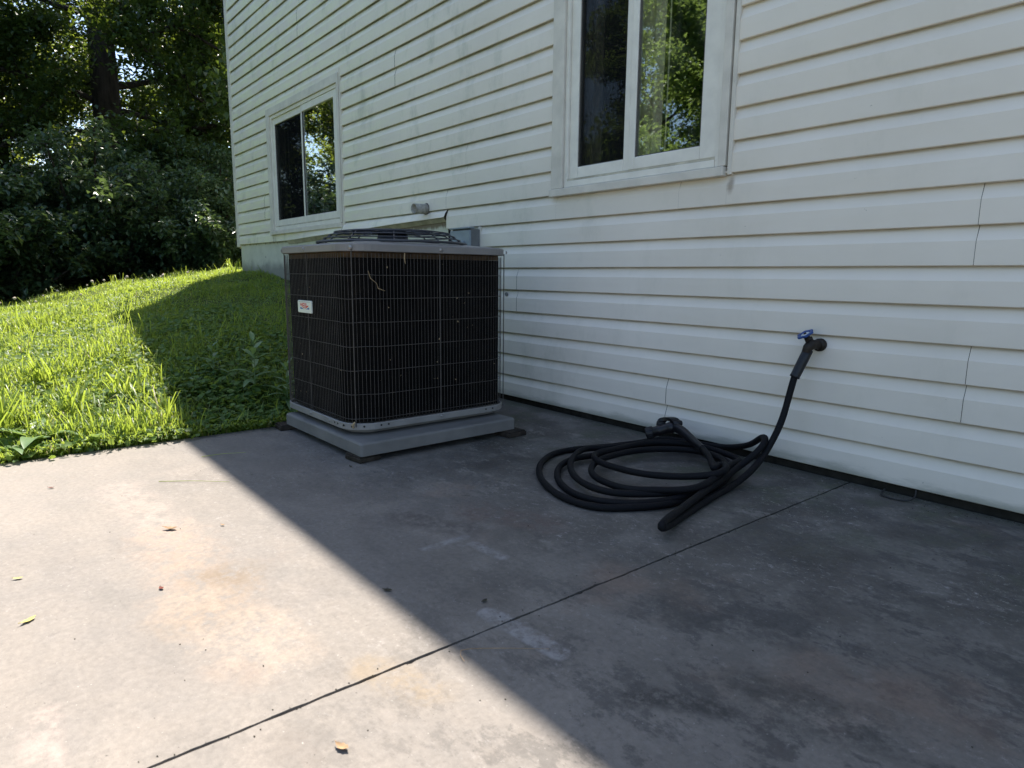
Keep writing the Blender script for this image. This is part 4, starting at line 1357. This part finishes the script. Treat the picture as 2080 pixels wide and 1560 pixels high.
place(bush2, -13.5, 0.0, 5.1, 1.3, "dark shrub at the foot of the thick trunk", "shrub", GS)
place(bush, -14.5, 3.6, 4.4, 1.1, "dark shrub mostly behind the house corner", "shrub", GS)
GR = "trees across the yard, seen in the window glass"
place(maple, -8.9, -11.5, 1.2, 1.0, "leafy tree across the yard, mirrored in the nearer window", "tree", GR)
place(maple, -13.5, -14.0, 2.7, 1.1, "broad tree across the yard, mirrored at the left of the nearer window", "tree", GR)
place(maple, -5.8, -12.8, 0.2, 0.95, "leafy tree across the yard, mirrored at the right of the nearer window", "tree", GR)
place(broad, -17.6, -6.3, 3.5, 0.82, "sunlit tree beyond the lawn, mirrored in the farther window", "tree", GR)
place(broad, -22.5, -9.0, 4.5, 1.0, "sunlit tree far beyond the lawn, mirrored in the farther window", "tree", GR)

# ------------------------------------------------------------------ grass and ground cover (stuff)
def scatter(n, x0, x1, y0, y1, rg):
    return rg.uniform(x0, x1, n), rg.uniform(y0, y1, n)
def blades(x, y, h, rg, wid=0.0024, lean=None):
    n = len(x)
    z = terrain(x, y) - 0.004
    P = np.stack([x, y, z], 1)
    az = rg.uniform(0, 2 * np.pi, n)
    if lean is not None:
        az = rg.normal(0, .7, n)
    ln = rg.uniform(.15, .95, n) * h * (1.0 if lean is None else lean)
    dirx = np.stack([np.cos(az), np.sin(az), np.zeros(n)], 1)
    S = np.stack([-np.sin(az), np.cos(az), np.zeros(n)], 1) * (wid * rg.uniform(.7, 1.5, n))[:, None]
    up = np.array([0, 0, 1.0])
    m1 = P + up * (h * .5)[:, None] + dirx * (ln * .25)[:, None]
    m2 = P + up * (h * .85)[:, None] + dirx * (ln * .65)[:, None]
    tp = P + up * (h * np.clip(1.05 - ln / h * .35, .5, 1))[:, None] + dirx * ln[:, None]
    V = np.stack([P - S, P + S, m1 - S * .9, m1 + S * .9, m2 - S * .6, m2 + S * .6, tp], 1).reshape(-1, 3)
    i = np.arange(n)[:, None] * 7
    F_ = np.concatenate([i + np.array([[0, 1, 3]]), i + np.array([[0, 3, 2]]), i + np.array([[2, 3, 5]]), i + np.array([[2, 5, 4]]), i + np.array([[4, 5, 6]])], 1).reshape(-1, 3)
    return V, F_
rg = np.random.default_rng(5)
parts = []
def lawn(n, x0, x1, y0, y1, hf):
    x, y = scatter(n, x0, x1, y0, y1, rg)
    cl = 0.5 + 0.5 * np.sin(x * 4.1 + 1.3 * np.sin(y * 3.7)) * np.cos(y * 4.9 + 1.1 * np.sin(x * 2.9))
    keep = (rg.random(n) < 0.45 + 0.55 * cl) & ~((x > HX0) & (y > -0.02)) & (x < -3.255)
    x, y, cl = x[keep], y[keep], cl[keep]
    h = hf(x, y, rg.random(len(x))) * (0.45 + 0.95 * cl * cl + 0.2 * cl)
    parts.append(blades(x, y, h, rg))
def h_near(x, y, u):
    lush = np.interp(x, [-6.5, -5.0, -3.6, -3.25], [0.042, 0.056, 0.080, 0.055]) * np.interp(y, [-3.5, -2.2, -1.7, -1.3, 0], [1.7, 1.25, .75, .45, .5])
    return lush * (0.5 + u) + (u > .985) * 0.09
lawn(120000, -6.2, -3.25, -3.6, 0.0, h_near)
lawn(70000, -9.6, -6.2, -3.8, 1.2, lambda x, y, u: 0.026 + 0.030 * u + (u > .985) * .05)
lawn(26000, -12.5, -3.25, -8.5, -3.6, lambda x, y, u: 0.05 + 0.05 * u)
xe = rg.uniform(-3.30, -3.228, 5200)
ye = rg.uniform(-3.4, -1.3, 5200)
ke = rg.random(5200) < 0.35 + 0.65 * (np.sin(ye * 9.0 + 2 * np.sin(ye * 3.1)) > -0.2)
parts.append(blades(xe[ke], ye[ke], 0.018 + 0.045 * rg.random(ke.sum()), rg, 0.0026, 1.5))
lawn(9000, -12.5, -9.6, -4, 3, lambda x, y, u: 0.05 + 0.06 * u)
Vs, Fs, o_ = [], [], 0
for V, F_ in parts:
    Vs.append(V); Fs.append(F_ + o_); o_ += len(V)
tag(big_mesh("grass", np.concatenate(Vs), np.concatenate(Fs), M['grass']), "bright green rough lawn grass on the bank beside the patio", None, None, 'stuff')

def ivy(n, x0, x1, y0, y1, sz):
    x, y = scatter(n, x0, x1, y0, y1, rg)
    cl = 0.5 + 0.5 * np.sin(x * 5.3 + 2 * np.sin(y * 2.1)) * np.sin(y * 6.1 + x)
    keep = (rg.random(n) < 0.25 + 0.75 * cl) & (x < -3.165 - 0.075 * rg.random(n))
    x, y = x[keep], y[keep]
    n = len(x)
    z = np.maximum(terrain(x, y), 0.0 if x.mean() > -3.4 else -1.0) + rg.uniform(0.010, 0.05, n)
    r_ = sz * rg.uniform(.55, 1.25, n)
    nrm = rg.normal(size=(n, 3)) * .38 + np.array([0.05, -0.05, 1.0])
    nrm /= np.linalg.norm(nrm, axis=1, keepdims=True)
    az = rg.uniform(0, 2 * np.pi, n)
    t = np.stack([np.cos(az), np.sin(az), np.zeros(n)], 1)
    t -= nrm * (t * nrm).sum(1, keepdims=True)
    t /= np.linalg.norm(t, axis=1, keepdims=True)
    s_ = np.cross(nrm, t)
    c_ = np.stack([x, y, z], 1)
    K = 7
    ring = []
    for k in range(K):
        a = 2 * np.pi * k / K
        rr_ = r_ * (0.55 if k == 0 else 1.0)
        ring.append(c_ + (t * math.cos(a) + s_ * math.sin(a)) * rr_[:, None] + nrm * (r_ * (.10 if k % 2 else .22))[:, None])
    V = np.stack([c_] + ring, 1).reshape(-1, 3)
    i = np.arange(n)[:, None] * (K + 1)
    F_ = np.concatenate([i + np.array([[0, 1 + k, 1 + (k + 1) % K]]) for k in range(K)], 1).reshape(-1, 3)
    return V, F_
iv = [ivy(1500, -3.33, -3.165, -3.2, -1.35, 0.0125), ivy(8000, -5.6, -3.245, -1.75, -0.9, 0.0145), ivy(8500, -5.6, -3.245, -3.2, -1.75, 0.0135), ivy(4200, -3.8, -3.245, -3.0, -1.2, 0.016), ivy(3500, -7.2, -5.2, -2.9, -0.2, 0.013)]
Vs, Fs, o_ = [], [], 0
for V, F_ in iv:
    Vs.append(V); Fs.append(F_ + o_); o_ += len(V)
tag(big_mesh("ground_ivy", np.concatenate(Vs), np.concatenate(Fs), M['ivy']), "low round-leaved ground cover growing through the grass", None, None, 'stuff')

# weeds one can pick out
def weed_leaf(b, o, d, L, W, arch, n=7):
    d = Vector(d).normalized()
    side = d.cross(Vector((0, 0, 1))).normalized()
    rows = []
    for i in range(n + 1):
        t = i / n
        w_ = W * math.sin(math.pi * min(1, t * .94 + .06)) ** .8 * (1 - .25 * t)
        p = Vector(o) + Vector((d.x, d.y, 0)) * (L * t) + Vector((0, 0, 1)) * (L * (d.z * t - arch * t * t))
        up = Vector((0, 0, 1)) * (w_ * .22)
        rows.append([p - side * w_ + up, p, p + side * w_ + up])
    b.grid(rows, smooth=True)
def weed(x, y, kind, sc, label, seed):
    r4 = random.Random(seed)
    t = thing("weed_plant", (x, y, float(terrain(x, y)) - 0.005), label, "weed", "weeds in the grass beside the patio", r4.uniform(0, 6.28))
    if kind == 'upright':
        b = MB()
        H = 0.20 * sc
        b.tube([(0, 0, 0), (.006, .002, H * .5), (.002, .006, H)], [.004, .003, .002], 6)
        b.build("stem", M['weed'], t, local=True)
        for i in range(15):
            f = i / 14
            a = i * 2.4
            el = 0.25 + 0.9 * f
            b = MB()
            weed_leaf(b, (.003 * f, .003 * f, H * (.12 + .86 * f)), (math.cos(a), math.sin(a), el), (0.135 - 0.075 * f) * sc, 0.0155 * sc * (1 - .35 * f), .45 * (1 - .5 * f))
            b.build("leaf", M['weed'], t, local=True)
    else:
        for i in range(9):
            a = i * 2.4 + r4.uniform(-.3, .3)
            b = MB()
            weed_leaf(b, (0, 0, .008), (math.cos(a), math.sin(a), r4.uniform(.35, 1.1)), r4.uniform(.10, .17) * sc, r4.uniform(.016, .027) * sc, r4.uniform(.3, .75))
            b.build("leaf", M['weed'], t, local=True)
    return t
weed(-3.60, -1.36, 'upright', 1.45, "upright weed with long narrow leaves in the shade left of the air conditioner", 1)
weed(-3.45, -1.24, 'upright', 1.1, "smaller narrow-leaved weed touching the air conditioner's shaded side", 2)
weed(-3.33, -2.14, 'broad', 1.25, "broad-leaved weed at the sunny patio edge with leaves arching over the concrete", 3)
weed(-3.40, -2.33, 'broad', 1.6, "largest broad-leaved weed, in the sun near the left edge of the photo", 4)
weed(-3.55, -2.05, 'broad', 1.2, "pale broad-leaved weed in the sun just behind the patio-edge one", 5)
weed(-3.85, -1.66, 'broad', 1.0, "small broad-leaved weed in the shaded grass by the shadow's edge", 6)
weed(-3.85, -1.50, 'upright', 0.95, "small upright weed in the middle of the shaded grass", 7)
weed(-4.3, -2.5, 'broad', 1.5, "broad-leaved weed in the sunny lawn, above the largest one", 8)
weed(-3.34, -2.42, 'broad', 1.3, "broad-leaved weed hanging over the slab at the very left edge of the photo", 9)
weed(-3.36, -1.98, 'broad', 1.1, "broad-leaved weed on the patio edge nearest the shadow line, in the sun", 10)
weed(-3.30, -1.62, 'broad', 0.8, "small broad-leaved weed in the shade on the patio edge", 11)
weed(-3.72, -2.28, 'broad', 1.3, "broad-leaved weed in the tall sunny grass, a little way in from the slab", 12)
# tall grass tufts
def tuft(x, y, n, h, label, seed):
    rg2 = np.random.default_rng(seed)
    t = thing("grass_tuft", (x, y, 0), label, "grass tuft", "tall grass tufts")
    V, F_ = blades(x + rg2.normal(size=n) * .03, y + rg2.normal(size=n) * .03, h * rg2.uniform(.55, 1.1, n), rg2, 0.0045)
    V = V - np.array([x, y, 0.0])[None]
    big_mesh("blades", V, F_, M['grass'], t)
tuft(-3.50, -2.46, 46, 0.24, "tall arching grass tuft at the left edge beside the patio", 1)
tuft(-3.42, -1.83, 22, 0.17, "grass tuft standing where the sun meets the shade", 2)
tuft(-8.05, -0.12, 22, 0.20, "sunlit grass tuft at the foot of the house corner", 3)
tuft(-3.62, -2.18, 40, 0.19, "sunny grass tuft among the broad-leaved weeds", 5)
tuft(-4.15, -2.25, 44, 0.18, "tall grass tuft in the middle of the sunny grass", 6)
tuft(-3.75, -1.95, 26, 0.17, "grass tuft along the sunlit side of the shadow edge", 7)
tuft(-3.9, -2.75, 40, 0.2, "tall grass tuft in the sun at the far left edge", 4)
# clover heads along the crest
r5 = random.Random(9)
proto = thing("clover_flower", (0, 0, 0), "pale dried clover head on the sunny crest of the lawn", "flower", "clover heads along the crest of the lawn")
b = MB()
b.tube([(0, 0, 0), (.004, 0, .045), (.002, .003, .085)], .0016, 5)
b.build("stem", M['grass'], proto, local=True)
b = MB()
b.lathe([(0.0, -.012), (.010, -.008), (.0145, 0), (.012, .009), (0.0, .015)], (.002, .003, .092), (0, 0, 1), 9, False)
b.build("flower_head", M['clover'], proto, local=True)
for i in range(16):
    o = proto if i == 0 else copy_tree(proto)
    y = -0.5 - 1.95 * (i + r5.uniform(0, .9)) / 16
    x = -8.2 + r5.uniform(-.6, .5)
    o.location = (x, y, float(terrain(x, y)))
    o.rotation_euler = (r5.uniform(-.25, .25), r5.uniform(-.25, .25), r5.uniform(0, 6))
    s_ = r5.uniform(.7, 1.15)
    o.scale = (s_, s_, s_)

# ------------------------------------------------------------------ litter on the concrete
def litter(x, y, L, W, rz, mat, label, curl=0.35, name="fallen_leaf"):
    b = MB()
    n = 8
    rows = []
    for i in range(n + 1):
        t = i / n
        w_ = W * math.sin(math.pi * (0.04 + 0.92 * t)) ** .9 * (1 + 0.18 * math.sin(i * 2.4))
        zc = 0.0025 + curl * L * (2 * t - 1) ** 2 * .35
        px = L * (t - .5)
        rows.append([(px, -w_, zc + curl * w_ * .9), (px, -w_ * .45, zc + .15 * curl * w_), (px, 0, zc), (px, w_ * .45, zc + .15 * curl * w_), (px, w_, zc + curl * w_ * .7)])
    b.grid(rows, smooth=True)
    b.tube([(-L * .5, 0, .003 + curl * L * .3), (-L * .62, .002, .003 + curl * L * .34)], .0009, 4)
    o = b.build(name, M[mat])
    o.location = (x, y, 0.0005)
    o.rotation_euler = (0, 0, rz)
    return tag(o, label, "leaf", "fallen leaves on the patio")
litter(-2.084, -2.106, .040, .009, 0.9, 'leaf_tan', "curled tan leaf on the sunny concrete, largest of the farther ones", .5)
litter(-1.699, -2.470, .034, .007, 2.2, 'leaf_yellow', "pale yellow torn leaf at the left edge of the concrete", .3)
litter(-0.910, -2.106, .026, .007, 0.4, 'leaf_tan', "curled tan leaf at the bottom edge of the photo", .5)
litter(-1.961, -2.476, .022, .005, 1.2, 'leaf_yellow', "small yellow leaf scrap at the left edge, above the torn leaf", .3)
litter(-1.688, -2.211, .016, .005, 0.2, 'leaf_red', "tiny red-brown leaf scrap beside the tan stain", .3)
litter(-2.023, -1.976, .014, .004, 0.6, 'leaf_tan', "small tan scrap right of the largest curled leaf", .4)
litter(-2.75, -2.345, .022, .005, 1.0, 'leaf_red', "small red-brown leaf near the grassy edge of the patio", .4)
litter(-1.347, -1.787, .022, .006, 0.7, 'leaf_dark', "dark flattened leaf in the shade near the shadow's edge", .1)
litter(-1.160, -1.635, .017, .005, 1.9, 'leaf_dark', "dark leaf scrap in the shade beside the pale strip", .2)
litter(-2.36, -1.40, .018, .006, 0.1, 'leaf_dark', "dark leaf scrap beside the near shim of the pad", .3)
def straw(pts, label, mat='straw', r_=0.0015):
    b = MB()
    P = catmull(pts, .02)
    b.tube([tuple(p) for p in P], [r_ * (1 - .6 * i / len(P)) for i in range(len(P))], 5, ellipse=.5)
    o = b.build("grass_straw", M[mat])
    return tag(o, label, "straw", "dry grass stems on the patio")
straw([(-2.60, -2.035, .004), (-2.52, -1.93, .006), (-2.44, -1.835, .004)], "green grass stem lying across the sun and shade line")
straw([(-2.855, -1.825, .004), (-2.84, -1.75, .007), (-2.815, -1.66, .004)], "grass stem in the shade near the corner of the lawn")
straw([(-0.985, -1.815, .004), (-1.018, -1.800, .006), (-0.985, -1.74, .004), (-0.915, -1.655, .004)], "bent dark stem in the shade below the slab joint", 'leaf_tan', 0.0011)
# crumbs
b = MB()
r6 = random.Random(12)
for i in range(760):
    x, y = r6.uniform(-3.1, -0.05), r6.uniform(-2.6, -0.05)
    q_ = r6.random()
    if q_ < 0.55:
        x, y = r6.uniform(-2.3, -0.1), -0.015 - abs(r6.gauss(0, .05))
    elif q_ < 0.7:
        x = JX + r6.gauss(0, .012)
    elif q_ < 0.8:
        x = -3.2 + abs(r6.gauss(0, .06))
    s_ = r6.uniform(.0007, .0022)
    a = r6.uniform(0, 6)
    p = [Vector((x + s_ * 1.5 * math.cos(a + k * 2.1), y + s_ * math.sin(a + k * 2.1), 0.0006)) for k in range(3)]
    q = Vector((x, y, 0.0006 + s_ * 1.1))
    for k in range(3):
        b.face([p[k], p[(k + 1) % 3], q])
tag(b.build("debris", M['leaf_dark']), "scattered dark crumbs on the concrete", None, None, 'stuff')
